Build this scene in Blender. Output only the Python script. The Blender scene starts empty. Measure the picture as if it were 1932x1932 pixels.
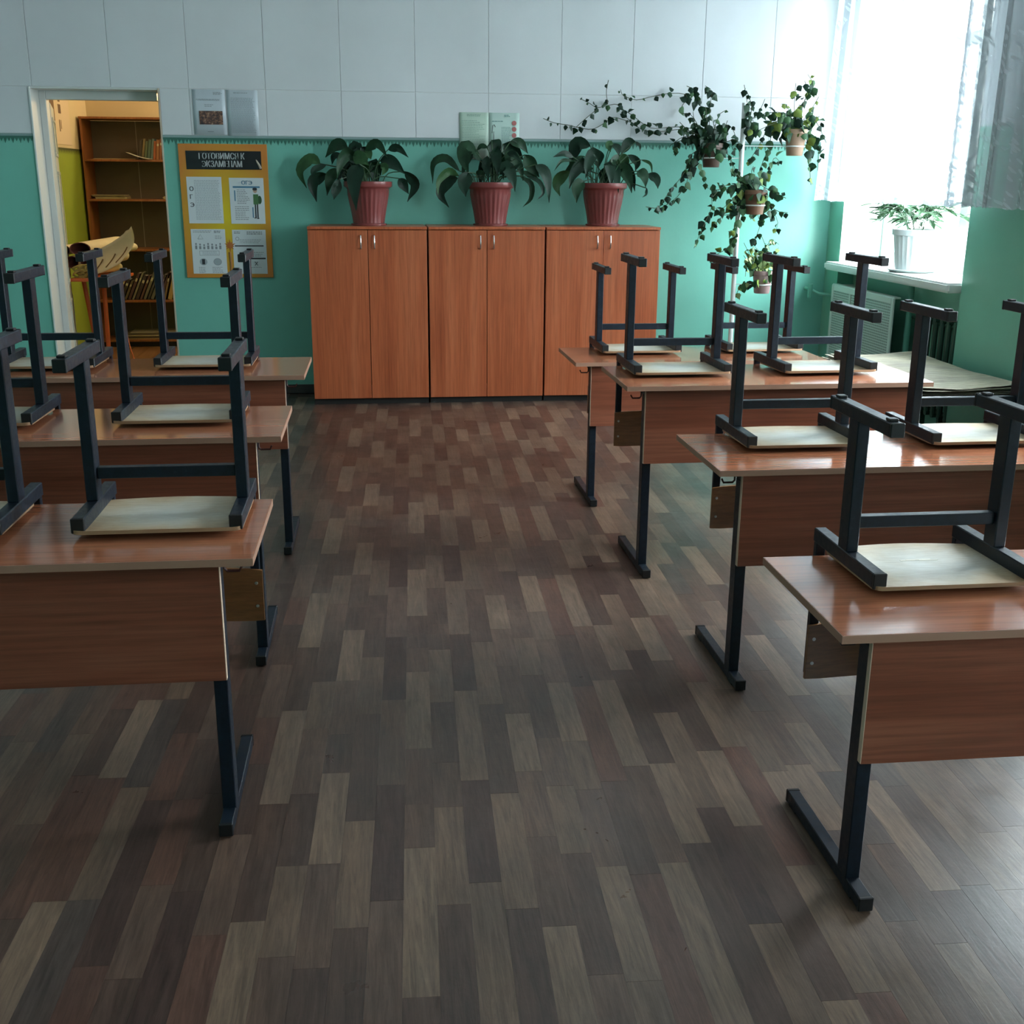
import bpy, bmesh, math, random
from mathutils import Vector, Matrix
# ------------------------------------------------------------------ camera, world, exposure
scn = bpy.context.scene
COL = scn.collection
PITCH, YAW, ROLL, CAMH = 0.28663, 0.12031, 0.00693, 1.4802
cd = bpy.data.cameras.new('camera'); cam = bpy.data.objects.new('camera', cd); COL.objects.link(cam)
cd.sensor_width = 36.0; cd.lens = 2121.6 / 1932 * 36.0; cd.clip_start = 0.05; cd.clip_end = 200
fw = Vector((math.sin(YAW) * math.cos(PITCH), math.cos(YAW) * math.cos(PITCH), -math.sin(PITCH)))
r0 = fw.cross(Vector((0, 0, 1))).normalized(); u0 = r0.cross(fw)
r1 = r0 * math.cos(ROLL) + u0 * math.sin(ROLL); u1 = u0 * math.cos(ROLL) - r0 * math.sin(ROLL)
cam.matrix_world = Matrix(((r1.x, u1.x, -fw.x, 0), (r1.y, u1.y, -fw.y, 0), (r1.z, u1.z, -fw.z, CAMH), (0, 0, 0, 1)))
scn.camera = cam
scn.view_settings.view_transform = 'Standard'; scn.view_settings.look = 'None'
scn.view_settings.gamma = 1; scn.view_settings.use_curve_mapping = False
scn.view_settings.exposure = 0.15
w = bpy.data.worlds.new('overcast_sky'); scn.world = w; w.use_nodes = True
nt = w.node_tree; bg = nt.nodes['Background']; bg.inputs['Strength'].default_value = 62.0
tc = nt.nodes.new('ShaderNodeTexCoord'); sx = nt.nodes.new('ShaderNodeSeparateXYZ'); cr = nt.nodes.new('ShaderNodeValToRGB')
nt.links.new(tc.outputs['Generated'], sx.inputs[0]); mr = nt.nodes.new('ShaderNodeMapRange')
mr.inputs['From Min'].default_value = -1; nt.links.new(sx.outputs['Z'], mr.inputs['Value'])
nt.links.new(mr.outputs[0], cr.inputs[0])
e = cr.color_ramp.elements; e[0].position = .47; e[0].color = (.27, .285, .30, 1); e[1].position = .51; e[1].color = (.36, .38, .40, 1); e.new(1.0).color = (.90, .95, 1.0, 1)
nt.links.new(cr.outputs[0], bg.inputs['Color'])
def portal(y, z, sy, sz):
    l = bpy.data.lights.new('window_portal', 'AREA'); l.shape = 'RECTANGLE'; l.size = sz; l.size_y = sy
    l.cycles.is_portal = True
    o = bpy.data.objects.new('window_portal', l); COL.objects.link(o)
    o.matrix_world = Matrix(((0, 0, 1, XR + .40), (0, 1, 0, y), (-1, 0, 0, z), (0, 0, 0, 1)))
XR, YW, XL, YN, ZC = 3.3, 8.14, -3.3, -1.6, 3.15        # room box: right wall, far wall, left wall, near wall, ceiling
WINDOWS = [(6.13, 7.90), (3.05, 4.85), (-.70, .50)]      # window openings along the right wall (y from, y to); third is unseen, added and sized for its light
WZ = (.94, 2.85)
for a, b in WINDOWS: portal((a + b) / 2, (WZ[0] + WZ[1]) / 2, b - a, WZ[1] - WZ[0])
l = bpy.data.lights.new('side_room_lamp', 'POINT'); l.energy = 42; l.color = (1.0, .80, .50); l.shadow_soft_size = .05
lo = bpy.data.objects.new('side_room_lamp', l); COL.objects.link(lo); lo.location = (-.75, 10.75, 2.3)
l2 = bpy.data.lights.new('side_room_ceiling_lamp', 'POINT'); l2.energy = 22; l2.color = (1.0, .80, .50); l2.shadow_soft_size = .12
lo = bpy.data.objects.new('side_room_ceiling_lamp', l2); COL.objects.link(lo); lo.location = (-.5, 9.4, 2.6)

# ------------------------------------------------------------------ helpers
class MB:
    """collects simple shapes; build() links them as one mesh object"""
    def __init__(s): s.v = []; s.f = []; s.m = []
    def add(s, vs, fs, mi=0):
        n = len(s.v); s.v += [tuple(v) for v in vs]; s.f += [tuple(i + n for i in f) for f in fs]; s.m += [mi] * len(fs); return s
    def box(s, a, b, mi=0, bev=0.0, M=None):
        x0, y0, z0 = a; x1, y1, z1 = b
        if bev > 0:
            bm = bmesh.new(); bmesh.ops.create_cube(bm, size=1)
            for v in bm.verts: v.co = Vector(((x0 + x1) / 2 + v.co.x * (x1 - x0), (y0 + y1) / 2 + v.co.y * (y1 - y0), (z0 + z1) / 2 + v.co.z * (z1 - z0)))
            bmesh.ops.bevel(bm, geom=bm.edges[:], offset=bev, segments=2 if bev > .004 else 1, affect='EDGES')
            bm.verts.ensure_lookup_table()
            vs = [v.co.copy() for v in bm.verts]; fs = [[v.index for v in f.verts] for f in bm.faces]; bm.free()
        else:
            vs = [Vector(p) for p in ((x0, y0, z0), (x1, y0, z0), (x1, y1, z0), (x0, y1, z0), (x0, y0, z1), (x1, y0, z1), (x1, y1, z1), (x0, y1, z1))]
            fs = [(0, 3, 2, 1), (4, 5, 6, 7), (0, 1, 5, 4), (1, 2, 6, 5), (2, 3, 7, 6), (3, 0, 4, 7)]
        if M is not None: vs = [M @ v for v in vs]
        return s.add(vs, fs, mi)
    def tube(s, pts, r, n=8, mi=0, cap=True):
        pts = [Vector(p) for p in pts]; rs = r if isinstance(r, (list, tuple)) else [r] * len(pts)
        vs = []; fs = []; up = Vector((0, 0, 1))
        prev = None
        for i, p in enumerate(pts):
            t = (pts[min(i + 1, len(pts) - 1)] - pts[max(i - 1, 0)]).normalized()
            if prev is None: a = t.cross(up if abs(t.z) < .9 else Vector((1, 0, 0))).normalized()
            else: a = (prev - t * prev.dot(t)).normalized()
            prev = a; b = t.cross(a)
            for k in range(n):
                an = 2 * math.pi * k / n; vs.append(p + (a * math.cos(an) + b * math.sin(an)) * rs[i])
        for i in range(len(pts) - 1):
            for k in range(n): fs.append((i * n + k, i * n + (k + 1) % n, (i + 1) * n + (k + 1) % n, (i + 1) * n + k))
        if cap: fs.append(tuple(reversed(range(n)))); fs.append(tuple((len(pts) - 1) * n + k for k in range(n)))
        return s.add(vs, fs, mi)
    def lathe(s, prof, n=24, c=(0, 0, 0), mi=0, flute=None):
        vs = []; fs = []
        for j, (r, z) in enumerate(prof):
            for k in range(n):
                a = 2 * math.pi * k / n; rr = r
                if flute and flute[0] <= j <= flute[1]: rr = r * (1 + flute[3] * (math.cos(a * flute[2])))
                vs.append((c[0] + rr * math.cos(a), c[1] + rr * math.sin(a), c[2] + z))
        for j in range(len(prof) - 1):
            for k in range(n): fs.append((j * n + k, j * n + (k + 1) % n, (j + 1) * n + (k + 1) % n, (j + 1) * n + k))
        if prof[0][0] > 0: fs.append(tuple(reversed(range(n))))
        if prof[-1][0] > 0: fs.append(tuple((len(prof) - 1) * n + k for k in range(n)))
        return s.add(vs, fs, mi)
    def build(s, name, mats, parent=None, smooth=False, loc=None, props=None):
        me = bpy.data.meshes.new(name); me.from_pydata(s.v, [], s.f)
        if not isinstance(mats, (list, tuple)): mats = [mats]
        for m in mats: me.materials.append(m)
        if len(mats) > 1: me.polygons.foreach_set('material_index', s.m)
        if smooth:
            me.polygons.foreach_set('use_smooth', [True] * len(me.polygons))
            try: me.set_sharp_from_angle(angle=math.radians(40))
            except Exception: pass
        me.update()
        o = bpy.data.objects.new(name, me); COL.objects.link(o)
        if parent is not None: o.parent = parent
        if loc: o.location = loc
        for k, v in (props or {}).items(): o[k] = v
        return o
def tag(o, label, cat, group=None, kind=None):
    o['label'] = label; o['category'] = cat
    if group: o['group'] = group
    if kind: o['kind'] = kind
    return o
def empty(name, loc, label, cat, group=None, rz=0.0):
    o = bpy.data.objects.new(name, None); COL.objects.link(o); o.location = loc; o.rotation_euler = (0, 0, rz)
    o.empty_display_size = .1
    return tag(o, label, cat, group)
def copy_tree(o, loc, rz, label, group=None):
    r = o.copy(); COL.objects.link(r); r.location = loc; r.rotation_euler = (0, 0, rz); r['label'] = label
    if group: r['group'] = group
    for ch in list(o.children):
        c = ch.copy(); COL.objects.link(c); c.parent = r
        for g in list(ch.children):
            d = g.copy(); COL.objects.link(d); d.parent = c
    return r
def dup(o, parent, loc=None):
    c = o.copy(); COL.objects.link(c); c.parent = parent
    if loc: c.location = loc
    return c
# ------------------------------------------------------------------ materials
def mat(name, color, rough=.5, metal=0.0, spec=.5, alpha=1.0, coat=0.0):
    m = bpy.data.materials.new(name); m.use_nodes = True; p = m.node_tree.nodes['Principled BSDF']
    p.inputs['Base Color'].default_value = (*color, 1); p.inputs['Roughness'].default_value = rough
    p.inputs['Metallic'].default_value = metal; p.inputs['Specular IOR Level'].default_value = spec; p.inputs['Alpha'].default_value = alpha
    p.inputs['Coat Weight'].default_value = coat
    return m
def N(m, t, **kw):
    n = m.node_tree.nodes.new(t)
    for k, v in kw.items():
        if k in n.inputs.keys() if hasattr(n.inputs, 'keys') else False: n.inputs[k].default_value = v
        else: setattr(n, k, v)
    return n
def L(m, a, b): m.node_tree.links.new(a, b)
def P(m): return m.node_tree.nodes['Principled BSDF']
def coords(m, scale=(1, 1, 1), src='Object', rand=0.0, rot=0.0):
    t = N(m, 'ShaderNodeTexCoord'); mp = N(m, 'ShaderNodeMapping'); mp.inputs['Scale'].default_value = scale; mp.inputs['Rotation'].default_value = (0, 0, rot)
    L(m, t.outputs[src], mp.inputs[0])
    if rand:
        oi = N(m, 'ShaderNodeObjectInfo'); mu = N(m, 'ShaderNodeMath', operation='MULTIPLY'); mu.inputs[1].default_value = rand
        L(m, oi.outputs['Random'], mu.inputs[0]); L(m, mu.outputs[0], mp.inputs['Location'])
    return mp.outputs[0]
def ramp(m, fac, stops):
    r = N(m, 'ShaderNodeValToRGB'); els = r.color_ramp.elements
    while len(els) < len(stops): els.new(.5)
    for el, (p, c) in zip(els, stops): el.position = p; el.color = (*c, 1)
    L(m, fac, r.inputs[0]); return r.outputs[0]
def noise(m, vec, scale, detail=4, rough=.6, dist=0.0):
    n = N(m, 'ShaderNodeTexNoise'); n.inputs['Scale'].default_value = scale; n.inputs['Detail'].default_value = detail
    n.inputs['Roughness'].default_value = rough; n.inputs['Distortion'].default_value = dist; L(m, vec, n.inputs['Vector']); return n.outputs['Fac']
def bump(m, h, strength=.1, dist=.002):
    b = N(m, 'ShaderNodeBump'); b.inputs['Strength'].default_value = strength; b.inputs['Distance'].default_value = dist
    L(m, h, b.inputs['Height']); L(m, b.outputs[0], P(m).inputs['Normal'])
def mix(m, a, b, fac, mode='MIX'):
    x = N(m, 'ShaderNodeMix', data_type='RGBA', blend_type=mode)
    for s, v in ((6, a), (7, b)):
        if hasattr(v, 'links') or hasattr(v, 'is_output'): L(m, v, x.inputs[s])
        else: x.inputs[s].default_value = (*v, 1)
    if isinstance(fac, (int, float)): x.inputs[0].default_value = fac
    else: L(m, fac, x.inputs[0])
    return x.outputs[2]
def wood(name, dark, mid, light, axis=0, rough=.35, rand=3.0, fine=38.0):
    m = mat(name, mid, rough)
    sc = [9, 9, 9]; sc[axis] = .55
    v = coords(m, tuple(sc), rand=rand); n1 = noise(m, v, 1.0, 3, .55, .6)
    sc2 = [fine * 4] * 3; sc2[axis] = 3.0
    v2 = coords(m, tuple(sc2), rand=rand); n2 = noise(m, v2, 1.0, 3, .7)
    c = ramp(m, n1, [(.30, dark), (.5, mid), (.70, light)])
    c2 = ramp(m, n2, [(.3, (.72, .70, .68)), (.62, (1.08, 1.06, 1.04))])
    L(m, mix(m, c, c2, 1.0, 'MULTIPLY'), P(m).inputs['Base Color'])
    bump(m, n2, .06, .0006)
    return m
def paint(name, color, rough=.4, var=.08, bmp=.12, scale=3.0):
    m = mat(name, color, rough); v = coords(m, src='Object'); n = noise(m, v, scale, 5, .6)
    c = tuple(color); L(m, ramp(m, n, [(.3, tuple(x * (1 - var) for x in c)), (.7, tuple(min(1, x * (1 + var)) for x in c))]), P(m).inputs['Base Color'])
    n2 = noise(m, v, 45, 3, .5); bump(m, n2, bmp, .003)
    return m
IVY = {'A': [('w', [(2.219,1.802),(2.143,1.848),(1.963,1.835),(1.892,1.856),(1.796,1.92),(1.733,1.955),(1.678,1.99),(1.556,1.967),(1.494,1.994),(1.432,2.022)]),('w', [(1.798,1.87),(1.681,1.904),(1.635,1.889),(1.582,1.853),(1.513,1.823),(1.413,1.836),(1.351,1.85),(1.252,1.863),(1.175,1.891)]),('w', [(1.405,1.836),(1.481,1.902),(1.556,1.96)]),('w', [(2.141,1.973),(2.179,2.054),(2.069,2.067),(1.931,2.043),(1.823,2.02),(1.73,2.047),(1.709,2.086)]),('w', [(1.624,1.989),(1.61,2.067),(1.623,2.145)]),('w', [(2.18,1.783),(2.151,1.83),(1.995,1.814),(1.87,1.827),(1.774,1.891),(1.718,1.94)]),('m', [(2.211,1.706),(2.123,1.642),(2.083,1.535),(2.004,1.441),(1.946,1.369),(1.895,1.311),(1.81,1.318)]),('m', [(2.212,1.692),(2.155,1.628),(2.122,1.521),(2.102,1.463),(2.052,1.391),(1.985,1.34),(1.918,1.304)]),('m', [(2.239,1.763),(2.199,1.923),(2.165,2.006),(2.124,2.067),(2.078,2.087)]),('m', [(2.254,1.763),(2.258,1.958),(2.267,2.062),(2.227,2.096)]),('m', [(2.277,1.763),(2.306,1.904),(2.35,1.939)]),('m', [(2.299,1.763),(2.386,1.849),(2.459,1.779),(2.46,1.638)]),('m', [(2.208,1.762),(2.114,1.817),(2.066,1.866)]),('m', [(2.215,1.777),(2.14,1.908),(2.079,1.921)]),('m', [(2.3,1.749),(2.366,1.679),(2.403,1.573),(2.389,1.551)]),('m', [(2.209,1.748),(2.109,1.775),(2.028,1.718)]),('m', [(2.239,1.763),(2.158,1.846),(2.139,1.929)]),('m', [(2.317,1.721),(2.43,1.751),(2.429,1.644)]),('m', [(2.269,1.763),(2.327,1.806),(2.339,1.869)]),('m', [(2.225,1.735),(2.072,1.747),(2.054,1.655)]),('m', [(2.237,1.791),(2.225,1.875),(2.205,1.958)]),('m', [(2.268,1.777),(2.304,1.82),(2.299,1.903)]),('m', [(2.226,1.72),(2.184,1.656),(2.205,1.536),(2.249,1.436)])], 'P': [('m', [(2.517,1.787),(2.498,1.923),(2.472,2.013),(2.442,2.094)]),('m', [(2.514,1.833),(2.535,1.969),(2.503,2.068)]),('m', [(2.512,1.86),(2.566,1.942),(2.577,2.006)])], 'B': [('m', [(2.842,1.855),(2.809,2.018),(2.787,2.108)]),('m', [(2.862,1.855),(2.91,2.011),(2.971,2.111),(2.935,2.182)]),('m', [(2.852,1.855),(2.897,2.038),(2.86,2.127)]),('m', [(2.843,1.846),(2.773,1.972),(2.722,1.981)]),('m', [(2.834,1.836),(2.69,1.88),(2.648,1.77),(2.587,1.65),(2.56,1.603)]),('m', [(2.834,1.836),(2.73,1.881),(2.694,1.697),(2.663,1.566),(2.71,1.483)]),('m', [(2.895,1.819),(2.98,1.884),(3.018,1.912)]),('m', [(2.919,1.773),(2.969,1.662),(2.957,1.569),(2.965,1.465)]),('m', [(2.926,1.81),(3.023,1.737),(3.044,1.56)]),('m', [(2.873,1.846),(2.935,1.947),(2.968,2.03)]),('m', [(2.874,1.837),(2.928,1.911),(2.972,1.866),(3.034,1.737)]),('m', [(2.844,1.837),(2.739,1.899),(2.715,1.817)]),('m', [(2.853,1.846),(2.827,1.919),(2.855,1.946)]),('m', [(2.805,1.818),(2.701,1.862),(2.546,1.806),(2.521,1.878)]),('m', [(2.833,1.846),(2.756,1.927),(2.637,1.925),(2.54,1.888)])], 'C': [('m', [(2.528,1.481),(2.369,1.443),(2.261,1.414),(2.256,1.32),(2.211,1.225),(2.166,1.13),(2.129,1.053)]),('m', [(2.529,1.463),(2.414,1.368),(2.379,1.283),(2.303,1.197),(2.325,1.178)]),('m', [(2.538,1.472),(2.418,1.462),(2.329,1.452),(2.252,1.386)]),('m', [(2.568,1.482),(2.664,1.548),(2.718,1.641),(2.781,1.605)]),('m', [(2.589,1.472),(2.674,1.416),(2.738,1.379)]),('m', [(2.603,1.416),(2.702,1.303),(2.775,1.284)]),('m', [(2.596,1.369),(2.681,1.322),(2.759,1.227),(2.755,1.14)]),('m', [(2.566,1.359),(2.563,1.264),(2.554,1.236)]),('m', [(2.52,1.444),(2.437,1.321),(2.481,1.264)]),('m', [(2.511,1.434),(2.419,1.283),(2.36,1.264)]),('m', [(2.556,1.359),(2.617,1.217),(2.593,1.111),(2.586,1.072)]),('m', [(2.495,1.368),(2.446,1.178),(2.387,1.159)]),('m', [(2.478,1.321),(2.45,1.12),(2.394,1.034),(2.286,0.976)]),('m', [(2.558,1.482),(2.543,1.547),(2.561,1.584)]),('m', [(2.472,1.415),(2.338,1.301),(2.297,1.311)]),('m', [(2.508,1.472),(2.454,1.528),(2.396,1.657)])], 'D': [('m', [(2.68,0.907),(2.702,1.034),(2.749,1.092),(2.813,1.063)]),('m', [(2.659,0.907),(2.593,0.966),(2.514,1.082)]),('m', [(2.638,0.907),(2.582,0.985),(2.544,0.936),(2.528,0.858)]),('m', [(2.68,0.907),(2.652,1.005),(2.597,1.053)]),('m', [(2.68,0.907),(2.673,1.005),(2.7,1.053)]),('m', [(2.669,0.907),(2.621,1.005),(2.565,1.072)]),('m', [(2.69,0.907),(2.737,0.965),(2.804,1.043)]),('m', [(2.659,0.907),(2.645,0.956),(2.65,1.034)]),('m', [(2.69,0.907),(2.697,0.956),(2.682,1.014)]),('m', [(2.649,0.897),(2.605,0.936),(2.582,0.985)]),('m', [(2.711,0.907),(2.736,0.985),(2.685,1.121)]),('m', [(2.701,0.897),(2.729,0.936),(2.751,0.926)]),('m', [(2.614,0.809),(2.563,0.804),(2.539,0.77),(2.511,0.651)])]}
LEAVES = [[([(-0.345,1.58),(-0.408,1.604),(-0.482,1.535),(-0.442,1.422)], 0.078),([(-0.3,1.574),(-0.379,1.536),(-0.391,1.485)], 0.043),([(-0.229,1.549),(-0.283,1.492),(-0.307,1.375)], 0.078),([(-0.302,1.514),(-0.395,1.46),(-0.378,1.334)], 0.078),([(-0.219,1.48),(-0.247,1.41),(-0.259,1.35)], 0.064),([(-0.159,1.688),(-0.237,1.699),(-0.311,1.621)], 0.078),([(-0.206,1.644),(-0.252,1.624),(-0.27,1.574)], 0.043),([(-0.141,1.657),(-0.186,1.587),(-0.181,1.449)], 0.106),([(-0.123,1.626),(-0.071,1.613),(-0.02,1.57)], 0.085),([(-0.085,1.576),(-0.114,1.481),(-0.114,1.283)], 0.106),([(-0.043,1.664),(0.036,1.708),(0.102,1.621)], 0.06),([(0.107,1.671),(0.172,1.681),(0.24,1.622)], 0.05),([(-0.05,1.664),(-0.025,1.639),(-0.006,1.608)], 0.064),([(-0.006,1.589),(0.032,1.551),(0.057,1.507)], 0.071),([(0.053,1.602),(0.131,1.59),(0.221,1.515)], 0.085),([(0.059,1.583),(0.084,1.552),(0.063,1.508)], 0.05),([(0.215,1.534),(0.286,1.452),(0.231,1.336)], 0.071),([(0.175,1.489),(0.207,1.445),(0.239,1.388)], 0.064),([(-0.15,1.575),(-0.113,1.525),(-0.095,1.481)], 0.057)], [([(0.59,1.539),(0.498,1.619),(0.413,1.586),(0.407,1.456)], 0.054),([(0.573,1.506),(0.505,1.538),(0.437,1.473),(0.431,1.383)], 0.054),([(0.573,1.494),(0.505,1.473),(0.453,1.391),(0.512,1.301)], 0.081),([(0.693,1.661),(0.625,1.685),(0.616,1.604),(0.641,1.523)], 0.1),([(0.633,1.531),(0.607,1.457),(0.611,1.375)], 0.091),([(0.778,1.694),(0.736,1.702),(0.702,1.669)], 0.032),([(0.77,1.638),(0.761,1.573),(0.778,1.475)], 0.054),([(0.808,1.743),(0.821,1.703),(0.842,1.581)], 0.109),([(0.932,1.728),(1.009,1.721),(1.061,1.657)], 0.063),([(0.889,1.72),(0.958,1.68),(1.035,1.616)], 0.1),([(1.026,1.648),(1.07,1.575),(1.123,1.502)], 0.086),([(1.096,1.584),(1.166,1.51),(1.186,1.337)], 0.077),([(1.002,1.509),(1.08,1.46),(1.081,1.361),(1.03,1.303)], 0.038),([(1.028,1.509),(1.115,1.477),(1.142,1.403),(1.099,1.353)], 0.029),([(0.89,1.5),(0.941,1.558),(1.001,1.599)], 0.029),([(1.01,1.542),(1.097,1.51),(1.194,1.428)], 0.036),([(0.804,1.606),(0.813,1.549),(0.808,1.5)], 0.045),([(0.701,1.507),(0.727,1.519),(0.753,1.475)], 0.054),([(0.898,1.655),(0.941,1.647),(0.993,1.591)], 0.041)], [([(1.492,1.709),(1.405,1.725),(1.38,1.66),(1.356,1.577)], 0.091),([(1.433,1.644),(1.373,1.594),(1.296,1.528)], 0.063),([(1.34,1.544),(1.271,1.503),(1.246,1.445),(1.273,1.379)], 0.081),([(1.346,1.635),(1.276,1.654),(1.199,1.633)], 0.041),([(1.355,1.61),(1.269,1.61),(1.209,1.543)], 0.023),([(1.418,1.537),(1.452,1.562),(1.487,1.562)], 0.045),([(1.428,1.479),(1.377,1.437),(1.37,1.337)], 0.081),([(1.545,1.686),(1.547,1.628),(1.549,1.563)], 0.072),([(1.613,1.743),(1.592,1.71),(1.602,1.67)], 0.045),([(1.631,1.727),(1.659,1.687),(1.669,1.646)], 0.054),([(1.694,1.662),(1.736,1.736),(1.797,1.737)], 0.068),([(1.779,1.737),(1.798,1.713),(1.803,1.68)], 0.027),([(1.66,1.654),(1.617,1.612),(1.636,1.58)], 0.041),([(1.677,1.646),(1.723,1.605),(1.716,1.547)], 0.1),([(1.747,1.655),(1.811,1.606),(1.804,1.548)], 0.05),([(1.828,1.622),(1.89,1.598),(1.907,1.524)], 0.02),([(1.795,1.548),(1.832,1.515),(1.844,1.44)], 0.081),([(1.867,1.532),(1.922,1.491),(1.929,1.432)], 0.063),([(1.857,1.436),(1.846,1.398),(1.815,1.377)], 0.018),([(1.601,1.579),(1.607,1.505),(1.623,1.422)], 0.1)]]
# ------------------------------------------------------------------ shared materials
M_tile = paint('white_wall_tile', (.66, .70, .72), .45, .05, .10, 1.2)
M_joint = mat('tile_joint', (.80, .82, .82), .8)
M_green = paint('green_oil_paint', (.165, .47, .38), .32, .07, .16, 1.5)
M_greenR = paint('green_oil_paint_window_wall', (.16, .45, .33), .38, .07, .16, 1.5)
M_border = mat('dark_green_border', (.035, .15, .11), .6)
M_borderline = mat('grey_border_line', (.22, .33, .32), .6)
M_white = mat('white_gloss_paint', (.66, .70, .68), .3)
M_ceil = mat('ceiling_whitewash', (.84, .85, .85), .9)
M_black = mat('black_plinth', (.012, .010, .009), .6)
M_frame = mat('blue_black_tube_paint', (.013, .022, .034), .30, 0, .4)
v = coords(M_frame, src='Object', rand=5); n = noise(M_frame, v, 60, 4, .7)
L(M_frame, ramp(M_frame, n, [(.35, (.003, .006, .011)), (.62, (.005, .012, .023)), (.84, (.018, .028, .038))]), P(M_frame).inputs['Base Color'])
L(M_frame, ramp(M_frame, n, [(.3, (.32, .32, .32)), (.7, (.5, .5, .5))]), P(M_frame).inputs['Roughness'])
M_cap = mat('black_plastic_cap', (.006, .007, .008), .45)
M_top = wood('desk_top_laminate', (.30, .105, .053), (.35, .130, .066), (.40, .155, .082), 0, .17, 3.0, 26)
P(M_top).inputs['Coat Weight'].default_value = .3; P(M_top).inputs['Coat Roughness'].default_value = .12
M_panel_shaded = wood('desk_laminate_shaded', (.16, .046, .023), (.22, .068, .036), (.28, .098, .056), 0, .34, 3.0, 26)  # same laminate as the desk tops, with shade darkened into its colour
M_edge = mat('beige_edge_band', (.36, .20, .135), .4)
M_edgeL = mat('pale_panel_edge_band', (.62, .45, .33), .4)
M_cab = wood('cabinet_laminate', (.35, .082, .030), (.42, .108, .041), (.48, .138, .058), 2, .33, 4.0, 30)
M_steel = mat('brushed_steel', (.62, .62, .62), .25, 1.0)
M_rivet = mat('steel_rivet', (.7, .68, .65), .3, 1.0)
# worn plywood seat: pale worn middle, tan rim
M_ply = mat('worn_plywood', (.45, .36, .25), .38)
v = coords(M_ply, (1, 1, 1), rand=4); vs_ = coords(M_ply, (3, 40, 40), rand=4)
tcn = N(M_ply, 'ShaderNodeTexCoord'); ge = N(M_ply, 'ShaderNodeMapping'); ge.inputs['Location'].default_value = (-1, -1, 0); ge.inputs['Scale'].default_value = (2, 2, 0)
L(M_ply, tcn.outputs['Generated'], ge.inputs[0])
gl = N(M_ply, 'ShaderNodeVectorMath', operation='LENGTH'); L(M_ply, ge.outputs[0], gl.inputs[0])
nn = noise(M_ply, v, 9, 5, .65, .4); ad = N(M_ply, 'ShaderNodeMath', operation='MULTIPLY_ADD'); ad.inputs[1].default_value = 1.1
L(M_ply, nn, ad.inputs[0]); L(M_ply, gl.outputs['Value'], ad.inputs[2]); hf = N(M_ply, 'ShaderNodeMath', operation='MULTIPLY'); hf.inputs[1].default_value = .5; L(M_ply, ad.outputs[0], hf.inputs[0])
cply = ramp(M_ply, hf.outputs[0], [(.30, (.56, .58, .54)), (.54, (.52, .50, .42)), (.74, (.46, .37, .24)), (.90, (.33, .21, .11))])
fine = noise(M_ply, vs_, 6, 4, .7)
L(M_ply, mix(M_ply, cply, ramp(M_ply, fine, [(.3, (.78, .76, .74)), (.6, (1.05, 1.05, 1.05))]), 1.0, 'MULTIPLY'), P(M_ply).inputs['Base Color']); bump(M_ply, nn, .1, .002)
M_plyedge = wood('plywood_edge', (.22, .12, .06), (.33, .20, .11), (.42, .27, .16), 0, .5, 2, 60)
M_backply = wood('varnished_backrest_plywood', (.16, .065, .022), (.23, .10, .035), (.30, .14, .055), 0, .3, 3, 30)

# ------------------------------------------------------------------ floor and its printed planks
def struct(o): o['kind'] = 'structure'; return o
floor = struct(MB().box((XL - .2, YN - .2, -.10), (XR + .45, YW + .01, -.003)).build('floor', mat('linoleum_base', (.055, .042, .036), .5)))
TONES = [(.049, .029, .024), (.060, .037, .029), (.073, .045, .034), (.084, .053, .040), (.102, .068, .049), (.128, .088, .063), (.060, .044, .038), (.083, .043, .032)]
def plank_mat(i, c):
    m = mat('linoleum_plank_tone_%d' % i, c, .32)
    v1 = coords(m, (60, 4.0, 1), rand=7, rot=-.0335); g = noise(m, v1, 1.6, 5, .75, .6)
    v2 = coords(m, (5, 1.6, 1), rand=7, rot=-.0335); g2 = noise(m, v2, 1.3, 3, .6, .3)
    a = ramp(m, g, [(.30, tuple(x * .55 for x in c)), (.5, c), (.72, tuple(x * 1.5 for x in c))])
    b = ramp(m, g2, [(.3, (.78, .80, .83)), (.7, (1.2, 1.16, 1.1))])
    L(m, mix(m, a, b, 1.0, 'MULTIPLY'), P(m).inputs['Base Color'])
    # worn, scuffed gloss (geometry of the wear follows the floor, not the light)
    tcw = N(m, 'ShaderNodeNewGeometry'); nw = noise(m, tcw.outputs['Position'], 3.2, 5, .7, .5)
    L(m, ramp(m, nw, [(.3, (.27, .27, .27)), (.7, (.42, .42, .42))]), P(m).inputs['Roughness'])
    ad = N(m, 'ShaderNodeMath', operation='ADD'); L(m, g, ad.inputs[0])
    nb = noise(m, tcw.outputs['Position'], 14, 4, .6, .2); mu = N(m, 'ShaderNodeMath', operation='MULTIPLY'); mu.inputs[1].default_value = 2.0
    L(m, nb, mu.inputs[0]); L(m, mu.outputs[0], ad.inputs[1]); bump(m, ad.outputs[0], .16, .0022)
    return m
PM = [plank_mat(i, c) for i, c in enumerate(TONES)]
AL = .0335; PW = .0715; PER = .971; U0 = -.0457
FIX = {0: [(1.784, 5), (2.281, 2), (2.47, 1)], -1: [(1.60, 3), (2.09, 0)], -2: [(2.005, 4), (2.41, 1)], -3: [(2.240, 5), (2.646, 1), (2.86, 3)], -4: [(1.93, 4), (2.24, 1), (2.55, 3)],
       1: [(1.70, 1), (2.06, 4), (2.45, 2)], 3: [(2.03, 4), (2.50, 1)], -5: [(2.05, 1), (2.51, 5)]}
rng = random.Random(11); planks = []
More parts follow.
